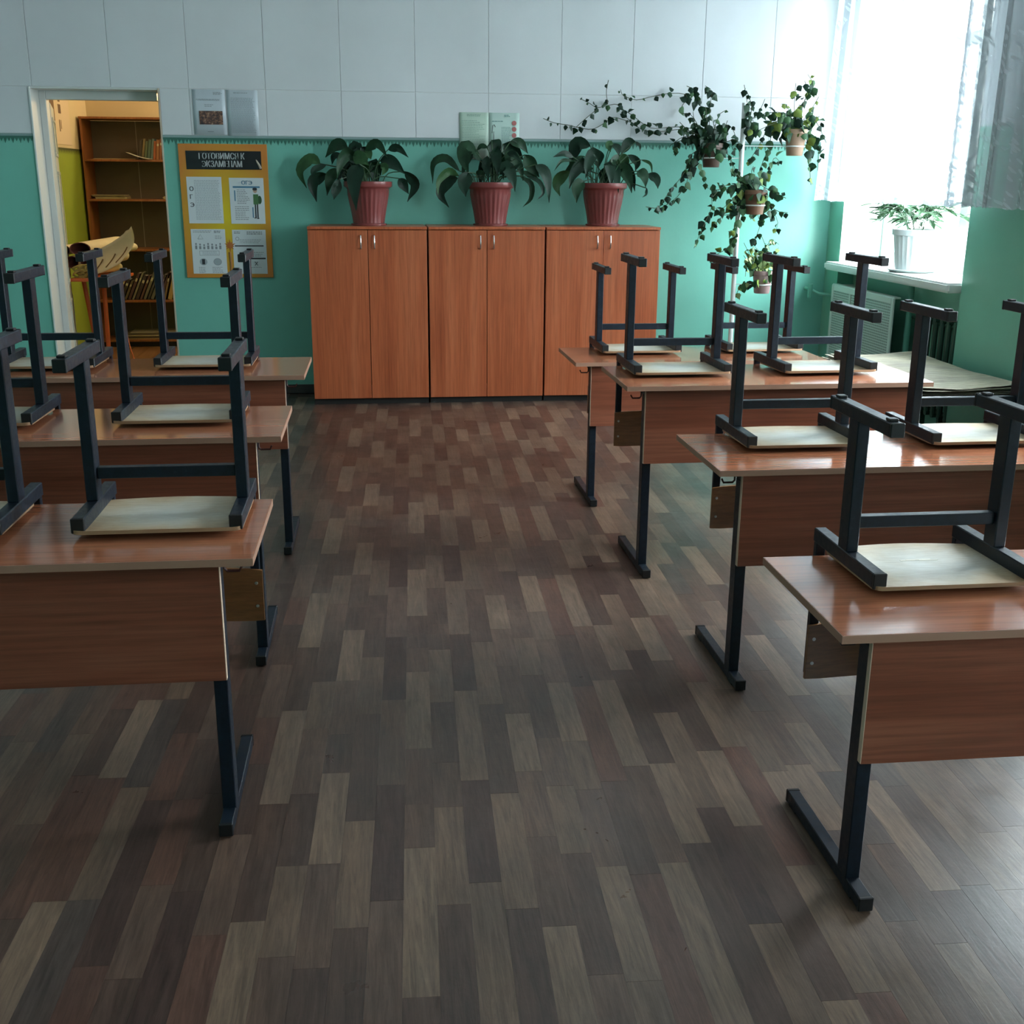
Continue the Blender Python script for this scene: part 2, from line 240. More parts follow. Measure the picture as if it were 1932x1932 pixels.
for k in range(-52, 52):
    seq = FIX.get(k)
    if not seq:
        n = rng.choice([2, 2, 3]); ph = rng.uniform(0, PER); cuts = sorted([ph + (i + rng.uniform(-.16, .16)) * PER / n for i in range(n)])
        ts = []
        for _ in range(n):
            t = rng.choice([0, 1, 1, 2, 2, 3, 3, 4, 5, 6, 7])
            while ts and t == ts[-1]: t = rng.choice([0, 1, 2, 3, 4, 5, 6, 7])
            ts.append(t)
        seq = list(zip(cuts, ts))
    base = seq[0][0]
    for rep in range(-5, 12):
        for i, (c0, t) in enumerate(seq):
            c1 = seq[i + 1][0] if i + 1 < len(seq) else seq[0][0] + PER
            a, b = c0 + rep * PER, c1 + rep * PER
            u = U0 + k * PW; cy = (a + b) / 2; cx = (u + PW / 2 + cy * math.sin(AL)) / math.cos(AL)
            if XL < cx < XR + .02 and YN < cy < YW: planks.append((cx, cy, a, b, u, t))
def vis(p):
    a = math.atan2(p[0], p[1]) - YAW
    return p[1] > 1.45 and abs(a) < .46
near = sorted([p for p in planks if vis(p)], key=lambda p: p[0] ** 2 + p[1] ** 2)[:298]
nearset = set(id(p) for p in near)
def plank_box(mb, p, mi=0, local=False):
    cx, cy, a, b, u, t = p; h = (b - a) / 2; g = .00012; hz = random.Random(int(cx * 9999) + int(cy * 777)).uniform(-.0001, .0001)
    R = Matrix.Rotation(-AL, 4, 'Z')
    M = R if local else Matrix.Translation((cx, cy, 0)) @ R
    mb.box((-PW / 2 + g, -h + g, -.003), (PW / 2 - g, h - g, hz), mi, 0, M)
rest = MB()
for p in planks:
    if id(p) in nearset:
        m = MB(); plank_box(m, p, 0, True); m.build('plank', PM[p[5]], floor, loc=(p[0], p[1], 0))
    else: plank_box(rest, p, p[5])
rest.build('plank_field', PM, floor)['kind'] = 'stuff'

# ------------------------------------------------------------------ far wall with the door opening
DX0, DX1, DH = -2.215, -1.385, 2.05
WT = .28; Z1 = 1.75
def wallbox(name, boxes, mats, parent=None):
    m = MB()
    for a, b, i in boxes: m.box(a, b, i)
    return struct(m.build(name, mats, parent))
wf = wallbox('wall_far', [((XL - .2, YW, 0), (DX0, YW + WT, Z1), 0), ((DX1, YW, 0), (XR + .02, YW + WT, Z1), 0),
    ((XL - .2, YW + .003, Z1), (DX0, YW + WT, ZC), 1), ((DX1, YW + .003, Z1), (XR + .02, YW + WT, ZC), 1), ((DX0, YW + .003, DH), (DX1, YW + WT, ZC), 1)], [M_green, M_joint])
rt = random.Random(3)
def tile(x0, x1, z0, z1):
    g = .0015; o = MB().box((x0 + g, YW - .002 + rt.uniform(-.0004, .0004), z0 + g), (x1 - g, YW + .003, z1 - g), 0, .0012).build('tile', M_tile, wf)
xs = [-3.19 + .4990 * i for i in range(14)]
for i, x in enumerate(xs):
    x1 = min(x + .499, XR - .002); x = max(x, XL)
    if x1 - x < .05: continue
    for z0, z1 in ((2.05, 3.05),): tile(x, x1, z0, z1)
    if x1 <= DX0 or x >= DX1: tile(x, x1, 1.757, 2.05)
    elif x < DX0: tile(x, DX0, 1.757, 2.05)
    if x < DX1 < x1: tile(DX1, x1, 1.757, 2.05)
# painted border strip with teeth
def border_x(x0, x1, y, parent):
    m = MB(); m.box((x0, y - .0035, 1.742), (x1, y, 1.757), 1); m.box((x0, y - .003, 1.732), (x1, y, 1.742), 0)
    n = int((x1 - x0) / .024); w_ = (x1 - x0) / n
    for i in range(n):
        a = x0 + i * w_; d = .036 if i % 2 else .024
        m.add([(a, y - .003, 1.732), (a + w_, y - .003, 1.732), (a + w_ / 2, y - .003, 1.732 - d), (a, y, 1.732), (a + w_, y, 1.732), (a + w_ / 2, y, 1.732 - d)], [(0, 2, 1), (3, 4, 5), (0, 3, 5, 2), (1, 2, 5, 4)], 0)
    return m.build('painted_border', [M_border, M_borderline], parent)
border_x(XL, DX0, YW, wf); border_x(DX1, XR, YW, wf)
struct(MB().box((XL, YW - .012, 0), (DX0, YW, .065), 0, .003).box((DX1, YW - .012, 0), (XR, YW, .065), 0, .003).build('baseboard_far', mat('dark_baseboard', (.03, .03, .028), .5)))
# door casing (white reveal lining and frame) and the open door leaf
dj = MB()
dj.box((DX0, YW - .012, 0), (DX0 + .012, YW + WT + .01, DH), 0, .002)
dj.box((DX1 - .012, YW - .004, 0), (DX1, YW + WT + .01, DH), 1, .002)
dj.box((DX0 + .012, YW + .002, DH - .012), (DX1 - .012, YW + WT + .01, DH), 0, .002)
dj.box((DX0 + .012, YW + WT - .10, 0), (DX0 + .055, YW + WT - .02, DH - .012), 0, .003)
dj.box((DX0 + .055, YW + WT - .10, DH - .068), (DX1 - .05, YW + WT - .02, DH - .012), 0, .003)
d1 = struct(dj.build('door_1', [M_white, mat('cream_jamb_paint', (.50, .42, .32), .5)]))
leaf = MB(); LW = .80
leaf.box((0, -.02, .01), (LW, .02, 1.97), 0, .003)
lf = leaf.build('door_leaf', M_white, d1); lf.location = (DX0 + .03, YW + WT + .015, 0); lf.rotation_euler = (0, 0, math.radians(103))
for z0, z1 in ((.15, .62), (.74, 1.52), (1.62, 1.88)):
    q = MB()
    for a, b in (((.09, -.027, z0), (.71, -.02, z0 + .025)), ((.09, -.027, z1 - .025), (.71, -.02, z1)), ((.09, -.027, z0 + .025), (.115, -.02, z1 - .025)), ((.685, -.027, z0 + .025), (.71, -.02, z1 - .025))): q.box(a, b, 0, .003)
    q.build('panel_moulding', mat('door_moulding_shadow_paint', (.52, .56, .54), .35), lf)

# ------------------------------------------------------------------ other room walls
segs = []; ys = [YN - .2]
for a, b in sorted(WINDOWS): ys += [a, b]
ys.append(YW + .0)
rb = []
for i in range(0, len(ys), 2): rb += [((XR, ys[i], 0), (XR + .5, ys[i + 1], 1.78), 0), ((XR, ys[i], 1.78), (XR + .5, ys[i + 1], ZC), 1)]
for a, b in WINDOWS: rb += [((XR + .12, a, 0), (XR + .5, b, WZ[0] - .06), 0), ((XR, a, WZ[1]), (XR + .5, b, ZC), 1)]
wr = wallbox('wall_right', rb, [M_greenR, M_tile])
wallbox('wall_left', [((XL - .2, YN - .2, 0), (XL, YW, Z1), 0), ((XL - .2, YN - .2, Z1), (XL, YW, ZC), 1)], [M_green, M_tile])
wallbox('wall_near', [((XL, YN - .2, 0), (XR, YN, Z1), 0), ((XL, YN - .2, Z1), (XR, YN, ZC), 1)], [M_green, M_tile])
struct(MB().box((XL - .2, YN - .2, ZC), (XR + .5, YW + WT, ZC + .15)).build('ceiling', M_ceil))

# ------------------------------------------------------------------ windows
M_glass = bpy.data.materials.new('window_glass'); M_glass.use_nodes = True; nt = M_glass.node_tree; nt.nodes.clear()
out = nt.nodes.new('ShaderNodeOutputMaterial'); tr = nt.nodes.new('ShaderNodeBsdfTransparent'); gl_ = nt.nodes.new('ShaderNodeBsdfGlossy'); gl_.inputs['Roughness'].default_value = .02
lw_ = nt.nodes.new('ShaderNodeLayerWeight'); lw_.inputs['Blend'].default_value = .5; pw_ = nt.nodes.new('ShaderNodeMath'); pw_.operation = 'POWER'; pw_.inputs[1].default_value = 5.0; nt.links.new(lw_.outputs['Facing'], pw_.inputs[0]); fr = nt.nodes.new('ShaderNodeMath'); fr.operation = 'MULTIPLY_ADD'; fr.inputs[1].default_value = .5; fr.inputs[2].default_value = .03; nt.links.new(pw_.outputs[0], fr.inputs[0]); mx = nt.nodes.new('ShaderNodeMixShader')
tr.inputs[0].default_value = (.94, .97, .97, 1)
nt.links.new(fr.outputs[0], mx.inputs[0]); nt.links.new(tr.outputs[0], mx.inputs[1]); nt.links.new(gl_.outputs[0], mx.inputs[2]); nt.links.new(mx.outputs[0], out.inputs[0])
for i, (a, b) in enumerate(WINDOWS):
    X0 = XR + .30; f = MB(); z0, z1 = WZ
    f.box((X0, a + .01, z0), (X0 + .07, a + .08, z1), 0, .004); f.box((X0, b - .08, z0), (X0 + .07, b - .01, z1), 0, .004)
    f.box((X0, a + .08, z0), (X0 + .07, b - .08, z0 + .08), 0, .004); f.box((X0, a + .08, z1 - .08), (X0 + .07, b - .08, z1), 0, .004)
    c = a + (b - a) * .36
    f.box((X0, c - .05, z0 + .08), (X0 + .07, c + .05, z1 - .08), 0, .004); f.box((X0 + .004, c + .05, 2.28), (X0 + .066, b - .08, 2.36), 0, .004); f.box((X0 + .004, a + .08, 2.28), (X0 + .066, c - .05, 2.36), 0, .004)
    wo = struct(f.build('window_%d' % (i + 1), M_white))
    for (ya, yb) in ((a + .08, c - .05), (c + .05, b - .08)):
        for (za, zb) in ((z0 + .08, 2.28), (2.36, z1 - .08)): MB().box((X0 + .033, ya, za), (X0 + .037, yb, zb)).build('glass_pane', M_glass, wo)
    s = MB(); e0 = .0 if i == 0 else .03
    s.box((XR - .085, a + .0 - e0, z0 - .058), (X0 + .01, b + .06, z0 - .002), 0, .012)
    s.build('window_sill', M_white, wo)
    rv = MB(); rv.box((XR + .001, b - .006, z0), (X0, b - .0005, z1)); rv.box((XR + .001, a + .0005, z0), (X0, a + .006, z1)); rv.box((XR + .001, a, z1 - .006), (X0, b, z1 - .0005))
    rv.build('window_reveal', M_white, wo)

# ------------------------------------------------------------------ side room behind the door
SX, SY = -2.52, 11.0
M_cream = paint('cream_wall_paint', (.62, .50, .30), .6, .05, .1, 1.5); M_lime = paint('lime_wall_paint', (.30, .38, .045), .45, .06, .1, 1.5)
Y0 = YW + WT
wallbox('wall_side_room_left', [((SX - .1, Y0, 0), (SX, SY, 1.70), 0), ((SX - .1, Y0, 1.70), (SX, SY, 2.9), 1)], [M_lime, M_cream])
wallbox('wall_side_room_far', [((SX - .1, SY, 0), (.6, SY + .1, 1.70), 0), ((SX - .1, SY, 1.70), (.6, SY + .1, 2.9), 1)], [M_lime, M_cream])
wallbox('wall_side_room_right', [((.6, Y0, 0), (.7, SY + .1, 1.70), 0), ((.6, Y0, 1.70), (.7, SY + .1, 2.9), 1)], [M_lime, M_cream])
struct(MB().box((SX - .1, Y0, 2.9), (.7, SY + .1, 3.0)).build('ceiling_side_room', M_ceil))
M_sfloor = wood('side_room_floor_paint', (.16, .075, .03), (.21, .10, .04), (.26, .13, .055), 1, .35, 0, 12)
sf = struct(MB().box((SX - .1, YW + .01, -.10), (.7, SY + .1, -.012)).build('floor_side_room', M_black))
for i in range(24):
    xa = SX - .1 + i * .14
    if xa < .6: MB().box((xa + .001, YW + .011, -.012), (xa + .139, SY, -.001), 0, .0015).build('plank', M_sfloor, sf)
m = MB(); n = 60
for i in range(n):
    a = Y0 + .01 + i * (SY - Y0 - .02) / n; b = Y0 + .01 + (i + 1) * (SY - Y0 - .02) / n
    m.add([(SX + .001, a, 1.71), (SX + .001, b, 1.71), (SX + .001, (a + b) / 2, 1.665)], [(0, 1, 2)])
m.box((SX, Y0 + .01, 1.70), (SX + .002, SY - .01, 1.715))
m.build('painted_border', mat('olive_border', (.07, .075, .02), .6), bpy.data.objects['wall_side_room_left'])
# poster hanging on the side room wall
pw = MB().box((SX + .001, 9.50, 1.74), (SX + .006, 10.36, 2.40), 0).build('wall_poster', mat('aged_poster_paper', (.66, .52, .36), .7))
tag(pw, 'aged cream paper poster with brown drawings on the side room wall', 'poster')
q = MB()
for y0, z0, y1, z1 in ((10.02, 1.98, 10.10, 2.05), (10.02, 1.84, 10.045, 1.93), (10.07, 1.86, 10.085, 1.93), (9.6, 1.80, 9.62, 2.3), (9.75, 1.85, 9.9, 2.2), (10.03, 2.07, 10.09, 2.10)): q.box((SX + .006, y0, z0), (SX + .007, y1, z1))
q.build('printed_drawing', mat('brown_print', (.16, .09, .05), .7), pw)

# bookcase
M_bk = wood('bookcase_laminate', (.24, .075, .02), (.32, .11, .032), (.38, .15, .05), 2, .35, 3, 20)
M_bkb = paint('bookcase_back_fibreboard', (.13, .095, .06), .7, .1, .1, 3)
bc = empty('bookcase', (-2.05, 10.60, 0), 'tall open brown bookcase with five shelves seen through the doorway', 'bookcase')
BX0, BX1, BD, BH = -.445, .80, .34, 1.985
for x in (BX0, BX1 - .018): MB().box((x, 0, 0), (x + .018, BD, BH - .018), 0, .001).build('side_panel', M_bk, bc)
MB().box((BX0 - .005, -.008, BH - .018), (BX1 + .005, BD, BH), 0, .002).build('top_panel', M_bk, bc)
MB().box((BX0 + .018, BD - .006, .05), (BX1 - .018, BD, BH - .02)).build('back_panel', M_bkb, bc)
MB().box((BX0 + .40, BD - .010, .06), (BX0 + .406, BD - .006, BH - .02)).build('back_joint', mat('pale_joint_strip', (.33, .27, .2), .6), bc)
SHZ = [.065, .42, .87, 1.30, 1.635]
for z in SHZ: MB().box((BX0 + .018, .004, z - .018), (BX1 - .018, BD - .012, z), 0, .001).build('shelf', M_bk, bc)
MB().box((BX0 + .018, .03, 0), (BX1 - .018, .045, .046)).build('plinth', M_black, bc)
rb_ = random.Random(5)
def book(x, z, w_, h, d, lean, color, label, grp, y=10.60):
    o = MB(); t = .0025
    o.box((0, 0, 0), (t, d, h), 0); o.box((w_ - t, 0, 0), (w_, d, h), 0); o.box((0, -.003, 0), (w_, t, h), 0); 
    b = o.build('book', mat('book_cover', color, .5)); b.location = (x, y + .05, z + .001 + w_ * math.sin(lean)); b.rotation_euler = (0, lean, 0)
    MB().box((t, t, .003), (w_ - t, d - .006, h - .004)).build('pages', mat_pages, b)
    if rb_.random() < .6: MB().box((w_ * .15, -.0042, h * .68), (w_ * .85, -.003, h * .80)).build('spine_title', mat('spine_foil', (.55, .48, .32), .4), b)
    tag(b, label, 'book', grp); return b
mat_pages = mat('book_pages', (.60, .54, .42), .8)
UP = [((.05, .035, .02), 'dark brown'), ((.17, .12, .05), 'olive brown'), ((.10, .12, .06), 'moss green'), ((.07, .11, .08), 'dark green'), ((.10, .15, .14), 'grey green'), ((.36, .10, .03), 'orange'), ((.32, .13, .05), 'rust'), ((.27, .10, .05), 'red brown'), ((.20, .10, .06), 'brown'), ((.07, .03, .02), 'very dark')]
x = -2.035; z = SHZ[4]
for i, (c, nm) in enumerate(UP):
    w_ = .019 + .004 * (i % 3 == 0); ln = .16 if i < 5 else (.10 if i < 8 else .03)
    book(x, z, w_, .165 + .012 * math.sin(i * 2.1), .13, ln, c, '%s book on the upper shelf, %s in the leaning row' % (nm, ['first from the left', 'second from the left', 'third from the left', 'fourth from the left', 'fifth from the left', 'sixth from the left', 'seventh from the left', 'eighth from the left', 'ninth from the left', 'last by the door jamb'][i]), 'leaning books on the upper shelf'); x += w_ + .005
ordn = ['first', 'second', 'third', 'fourth', 'fifth', 'sixth', 'seventh', 'eighth', 'ninth', 'tenth', 'eleventh', 'twelfth', 'thirteenth', 'fourteenth', 'fifteenth', 'sixteenth', 'seventeenth', 'eighteenth']
x = -2.36; z = SHZ[1]; LC = [(.10, .035, .03), (.16, .05, .035), (.05, .03, .025), (.13, .09, .05), (.09, .04, .04), (.22, .19, .13), (.06, .035, .03), (.12, .05, .035), (.17, .15, .10), (.07, .06, .045), (.13, .12, .09), (.05, .035, .03), (.10, .05, .035), (.20, .13, .06), (.42, .28, .10), (.12, .05, .03)]
for i, c in enumerate(LC):
    w_ = [.022, .016, .026, .018][i % 4] if i != 14 else .034
    h = .20 + .045 * (i > 3) + .02 * math.sin(i * 1.7); ln = .42 if i < 13 else .26
    book(x, z, w_, h, .15, ln, c, '%s book on the lower shelf, %s of the row leaning right' % ('tall pale yellow' if i == 14 else 'dark worn', ordn[i]), 'leaning books on the lower shelf'); x += w_ + (.013 if i < 12 else .022)
def sheets(name, cx, cy, z, sx_, sy_, n, th, color, label, cat, rz=0, jit=.01, grp=None):
    t = empty(name, (cx, cy, z), label, cat, grp, rz); r = random.Random(int(abs(cx) * 100) + int(z * 100)); zz = .0005
    mm = mat(name + '_paper', color, .7)
    for i in range(n):
        q = MB(); dx, dy = r.uniform(-jit, jit), r.uniform(-jit, jit)
        q.box((-sx_ / 2 + dx, -sy_ / 2 + dy, zz), (sx_ / 2 + dx, sy_ / 2 + dy, zz + th * .92), 0, min(.0015, th * .3))
        q.build('sheet', mm, t); zz += th
    return t
sheets('magazine', -2.31, 10.78, SHZ[3], .27, .20, 2, .008, (.42, .34, .17), 'pale magazine lying under another on the middle bookcase shelf', 'magazine', .03)
sheets('magazine', -2.325, 10.78, SHZ[3] + .0175, .28, .20, 2, .009, (.33, .27, .15), 'cream magazine lying on top of the pair on the middle shelf', 'magazine', -.04)
sheets('paper_bundle', -1.80, 10.76, SHZ[3], .12, .18, 3, .008, (.40, .32, .18), 'small paper bundle on the middle shelf at the door jamb', 'papers', .1)
sheets('loose_paper', -2.24, 10.76, SHZ[4], .36, .22, 2, .004, (.46, .33, .17), 'flat brown papers lying left on the upper bookcase shelf', 'papers', .02)
fp = MB(); gx = 7
for i in range(gx):
    t = i / (gx - 1); fp.v += [(-.09 + .20 * t, -.055, .055 * (1 - t) ** 1.6 + .004), (-.075 + .20 * t, .018, .05 * (1 - t) ** 1.6 + .006)]; fp.m.append(0)
fp.m = [0] * (gx - 1); fp.f = [(2 * i, 2 * i + 2, 2 * i + 3, 2 * i + 1) for i in range(gx - 1)]
o = fp.build('folded_paper', mat('white_paper', (.66, .62, .52), .7), smooth=True); o.location = (-2.03, 10.62, SHZ[4] + .001); o.modifiers.new('t', 'SOLIDIFY').thickness = .002
tag(o, 'curled white sheet of paper in front of the upper shelf books', 'papers')
for i, (c, nm, wd) in enumerate([((.34, .22, .10), 'brown', .62), ((.10, .07, .04), 'dark brown', .58), ((.44, .36, .22), 'cream', .60), ((.14, .10, .06), 'dark', .52), ((.26, .22, .15), 'grey', .45)]):
    sheets('folder', -2.05 + .01 * i, 10.76, SHZ[0] + .0005 + i * .0135, wd, .25, 1, .012, c, '%s folder, %s from the bottom of the pile on the lowest shelf' % (nm, ordn[i]), 'folder', .02 * (i - 2), 0, 'folders piled on the lowest shelf')

# orange stand with rolled maps and the curled bark sheet
M_or = mat('orange_painted_wood', (.55, .11, .025), .35); M_map = paint('rolled_map_paper', (.62, .52, .34), .7, .1, .1, 6); M_in = mat('maroon_map_backing', (.16, .045, .04), .7)
st = empty('orange_stand', (-2.14, 9.12, 0), 'orange painted wooden stand with splayed legs behind the doorway', 'stand')
MB().box((-.12, -.27, .735), (.23, .30, .757), 0, .003).build('stand_top', M_or, st)
for a, b in (((-.08, -.03, .735), (.0, -.06, .002)), ((.07, -.03, .735), (.06, -.05, .002)), ((-.07, .26, .735), (-.12, .32, .002)), ((.11, .26, .735), (.06, .34, .002))):
    MB().tube([a, b], .017, 6).build('leg', M_or, st)
def roll(x, y, z, r, ln, dx, dz, label, flat=1.0, c=None):
    m = MB(); n = 18; vs = []; 
    for j in range(2):
        for rr in (r, r * .90):
            for k in range(n):
                a = 2 * math.pi * k / n; vs.append((x + j * dx + rr * math.cos(a), y + j * ln, z + j * dz + rr * flat * math.sin(a)))
    fs = []; ms = []
    for k in range(n):
        k2 = (k + 1) % n
        fs.append((k, k2, 2 * n + k2, 2 * n + k)); ms.append(0)
        fs.append((n + k, 3 * n + k, 3 * n + k2, n + k2)); ms.append(1)
        fs.append((k, n + k, n + k2, k2)); ms.append(1); fs.append((2 * n + k, 2 * n + k2, 3 * n + k2, 3 * n + k)); ms.append(1)
    m.v = vs; m.f = fs; m.m = ms
    o = m.build('rolled_map', [M_map, M_in], smooth=True); return tag(o, label, 'map', 'rolled maps on the orange stand')
roll(-2.195, 8.98, .966, .078, .5, .17, .02, 'large flattened rolled map with maroon inside, on top of the pile', .62)
roll(-2.318, 9.02, .955, .040, .45, .17, .02, 'rolled map half hidden by the open white door', .9)
roll(-2.262, 8.98, .868, .047, .5, .17, .02, 'rolled map at the lower left of the pile with a round open end', 1)
roll(-2.163, 9.0, .868, .046, .5, .17, .02, 'rolled map in the middle under the flattened one', .95)
roll(-2.074, 9.0, .935, .038, .45, .17, .02, 'small rolled map at the right of the pile beside the pale sheet', .8)
roll(-2.212, 9.0, .797, .035, .5, .17, .0, 'lowest rolled map lying on the orange stand top', .95)
tw = MB(); r = random.Random(2)
for i in range(9):
    a0 = r.uniform(0, 6.28); cx, cz = -2.195 + r.uniform(-.03, .06), .79 + r.uniform(-.012, .05)
    tw.tube([(cx + (.045 + .01 * math.sin(3 * t)) * math.cos(t + a0), 8.93 + .015 * math.sin(2 * t + i), cz + .028 * math.sin(t + a0)) for t in [k * .52 for k in range(13)]], .008, 5)
tag(tw.build('twine_bundle', paint('straw_twine', (.36, .27, .08), .8, .2, .4, 30), smooth=True), 'tangled yellow straw twine hanging from the front of the map rolls', 'twine')
sh = MB(); nu, nv = 14, 10
for j in range(nv):
    for i in range(nu):
        u, v_ = i / (nu - 1), j / (nv - 1)
        bx = -2.11 + .225 * u; bz = .785 + .09 * u ** 1.6
        tx = -2.10 + .30 * u ** .9; tz = .955 + .17 * u ** 1.3 + (.008 if i % 2 else 0) * (u > .7)
        s_ = v_ ** .8; sh.v.append((bx + (tx - bx) * s_ + .04 * math.sin(v_ * 3.1) * u, 8.85 + .08 * math.sin(v_ * 2.2 + .2) + .03 * v_, bz + (tz - bz) * s_ - .02 * math.sin(v_ * 3.14)))
for j in range(nv - 1):
    for i in range(nu - 1): sh.f.append((j * nu + i, j * nu + i + 1, (j + 1) * nu + i + 1, (j + 1) * nu + i)); sh.m.append(0)
o = sh.build('curled_sheet', paint('pale_bark_sheet', (.66, .52, .33), .7, .08, .2, 8), smooth=True); o.modifiers.new('t', 'SOLIDIFY').thickness = .004
tag(o, 'pale curled sheet with ragged edge and three dark slits beside map rolls', 'sheet')
for uu in (.12, .42, .72):
    pts = []
    for k in range(6):
        v_ = .12 + .46 * k / 5; u = uu + .10 * k / 5
        bx = -2.11 + .225 * u; bz = .785 + .09 * u ** 1.6; tx = -2.10 + .30 * u ** .9; tz = .955 + .17 * u ** 1.3; s_ = v_ ** .8
        pts.append((bx + (tx - bx) * s_ + .04 * math.sin(v_ * 3.1) * u, 8.85 + .08 * math.sin(v_ * 2.2 + .2) + .03 * v_ - .006, bz + (tz - bz) * s_ - .02 * math.sin(v_ * 3.14)))
    MB().tube(pts, .004, 5).build('slit', mat('brown_slit', (.22, .10, .03), .7), o)
tag(MB().tube([(-1.98, 9.25, .38), (-1.93, 9.15, .20), (-1.86, 9.05, .005)], .004, 5).build('cord', M_or), 'thin orange cord hanging down to the side room floor', 'cord')

# ------------------------------------------------------------------ cabinets
def cabinet(x0, label, ajar=0.0):
    t = empty('cabinet', (x0 + .394, 7.677, 0), label, 'cabinet', 'brown two-door cabinets along the far wall'); W2, D, Hh = .3895, .455, 1.183
    for x in (-W2, W2 - .016): MB().box((x, .018, .042), (x + .016, D, Hh - .016)).build('side_panel', M_cab, t)
    MB().box((-W2 - .002, -.006, Hh - .018), (W2 + .002, D, Hh), 0, .002).build('top_panel', M_cab, t)
    MB().box((-W2 + .016, D - .006, .05), (W2 - .016, D, Hh - .02)).build('back_panel', M_black, t)
    MB().box((-W2, .03, 0), (W2, D, .0415)).build('plinth', M_black, t)
    MB().box((-W2 + .016, .02, .04), (W2 - .016, D - .01, .056)).build('bottom_panel', M_cab, t)
    for s in (-1, 1):
        q = MB(); q.box((0, 0, .042), (W2 - .0025, .017, Hh - .022), 0, .0015) if s < 0 else q.box((-(W2 - .0025), 0, .042), (0, .017, Hh - .022), 0, .0015)
        d = q.build('door', M_cab, t); d.location = (s * (W2 - .0005) , 0, 0)
        if s < 0 and ajar: d.rotation_euler = (0, 0, -ajar)
        hx = (W2 - .045) * (1 if s < 0 else -1)
        h = MB().tube([(hx, 0, 1.128), (hx, -.016, 1.125), (hx, -.024, 1.10), (hx, -.026, 1.085), (hx, -.024, 1.065), (hx, -.016, 1.045), (hx, 0, 1.042)], .0045, 8).build('handle', M_steel, d, smooth=True)
    return t
cabinet(-.4375, 'brown two-door cabinet, leftmost of three, next to the exam board')
cabinet(.3535, 'brown two-door cabinet, middle of three along the far wall')
cabinet(1.1445, 'brown two-door cabinet, rightmost of three, nearest the ivy stand', .012)

# ------------------------------------------------------------------ big potted plants on the cabinets
M_pot = mat('burgundy_plastic', (.20, .050, .047), .26)
M_soil = paint('potting_soil', (.035, .024, .016), .95, .3, .6, 40)
def leaf_mat(name, c, rough=.3):
    m = mat(name, c, rough, 0, .22); v = coords(m, (1, 1, 1), rand=9); n = noise(m, v, 14, 3, .6)
    L(m, ramp(m, n, [(.3, tuple(x * .7 for x in c)), (.7, tuple(x * 1.35 for x in c))]), P(m).inputs['Base Color']); return m
LM = [leaf_mat('dark_leaf', (.008, .030, .017), .42), leaf_mat('deep_green_leaf', (.013, .046, .021), .42), leaf_mat('mid_green_leaf', (.030, .085, .030), .42), leaf_mat('yellow_green_leaf', (.13, .19, .035), .4), leaf_mat('pale_variegated_leaf', (.24, .32, .13), .45)]
M_stem = mat('green_stem', (.03, .075, .03), .5); M_stemb = mat('brown_green_stem', (.05, .065, .03), .6)
def catmull(pts, n):
    P_ = [Vector(p) for p in pts]; P_ = [P_[0] * 2 - P_[1]] + P_ + [P_[-1] * 2 - P_[-2]]; out = []
    segs = len(P_) - 3
    for k in range(n):
        t = k / (n - 1) * segs; i = min(int(t), segs - 1); t -= i; a, b, c, d = P_[i:i + 4]
        out.append(.5 * ((2 * b) + (c - a) * t + (2 * a - 5 * b + 4 * c - d) * t * t + (3 * b - a - 3 * c + d) * t ** 3))
    return out
def broad_leaf(path, W, phi):
    pts = catmull(path, 13); m = MB(); n = len(pts)
    for i, p in enumerate(pts):
        t = i / (n - 1); tg = (pts[min(i + 1, n - 1)] - pts[max(i - 1, 0)]).normalized()
        nrm = tg.cross(Vector((0, 1, 0)));
        if nrm.length < .05: nrm = Vector((0, 0, 1))
        nrm.normalize(); lat = (nrm * math.cos(phi) + Vector((0, 1, 0)) * math.sin(phi)); lat = (lat - tg * lat.dot(tg)).normalized(); fold = tg.cross(lat)
        w_ = W * .5 * max(.04, (math.sin(math.pi * min(1, t ** .72)) ** 1.05 if 0 < t < 1 else .02))
        ph = 2.2 * math.sin(t * 9 + W * 70)
        for s in (-1, -.5, 0, .5, 1): m.v.append(tuple(p + lat * s * w_ + fold * (abs(s) * w_ * .28 + .0016 * ph * abs(s))))
    for i in range(n - 1):
        for k in range(4): m.f.append((i * 5 + k, i * 5 + k + 1, (i + 1) * 5 + k + 1, (i + 1) * 5 + k)); m.m.append(0)
    return m
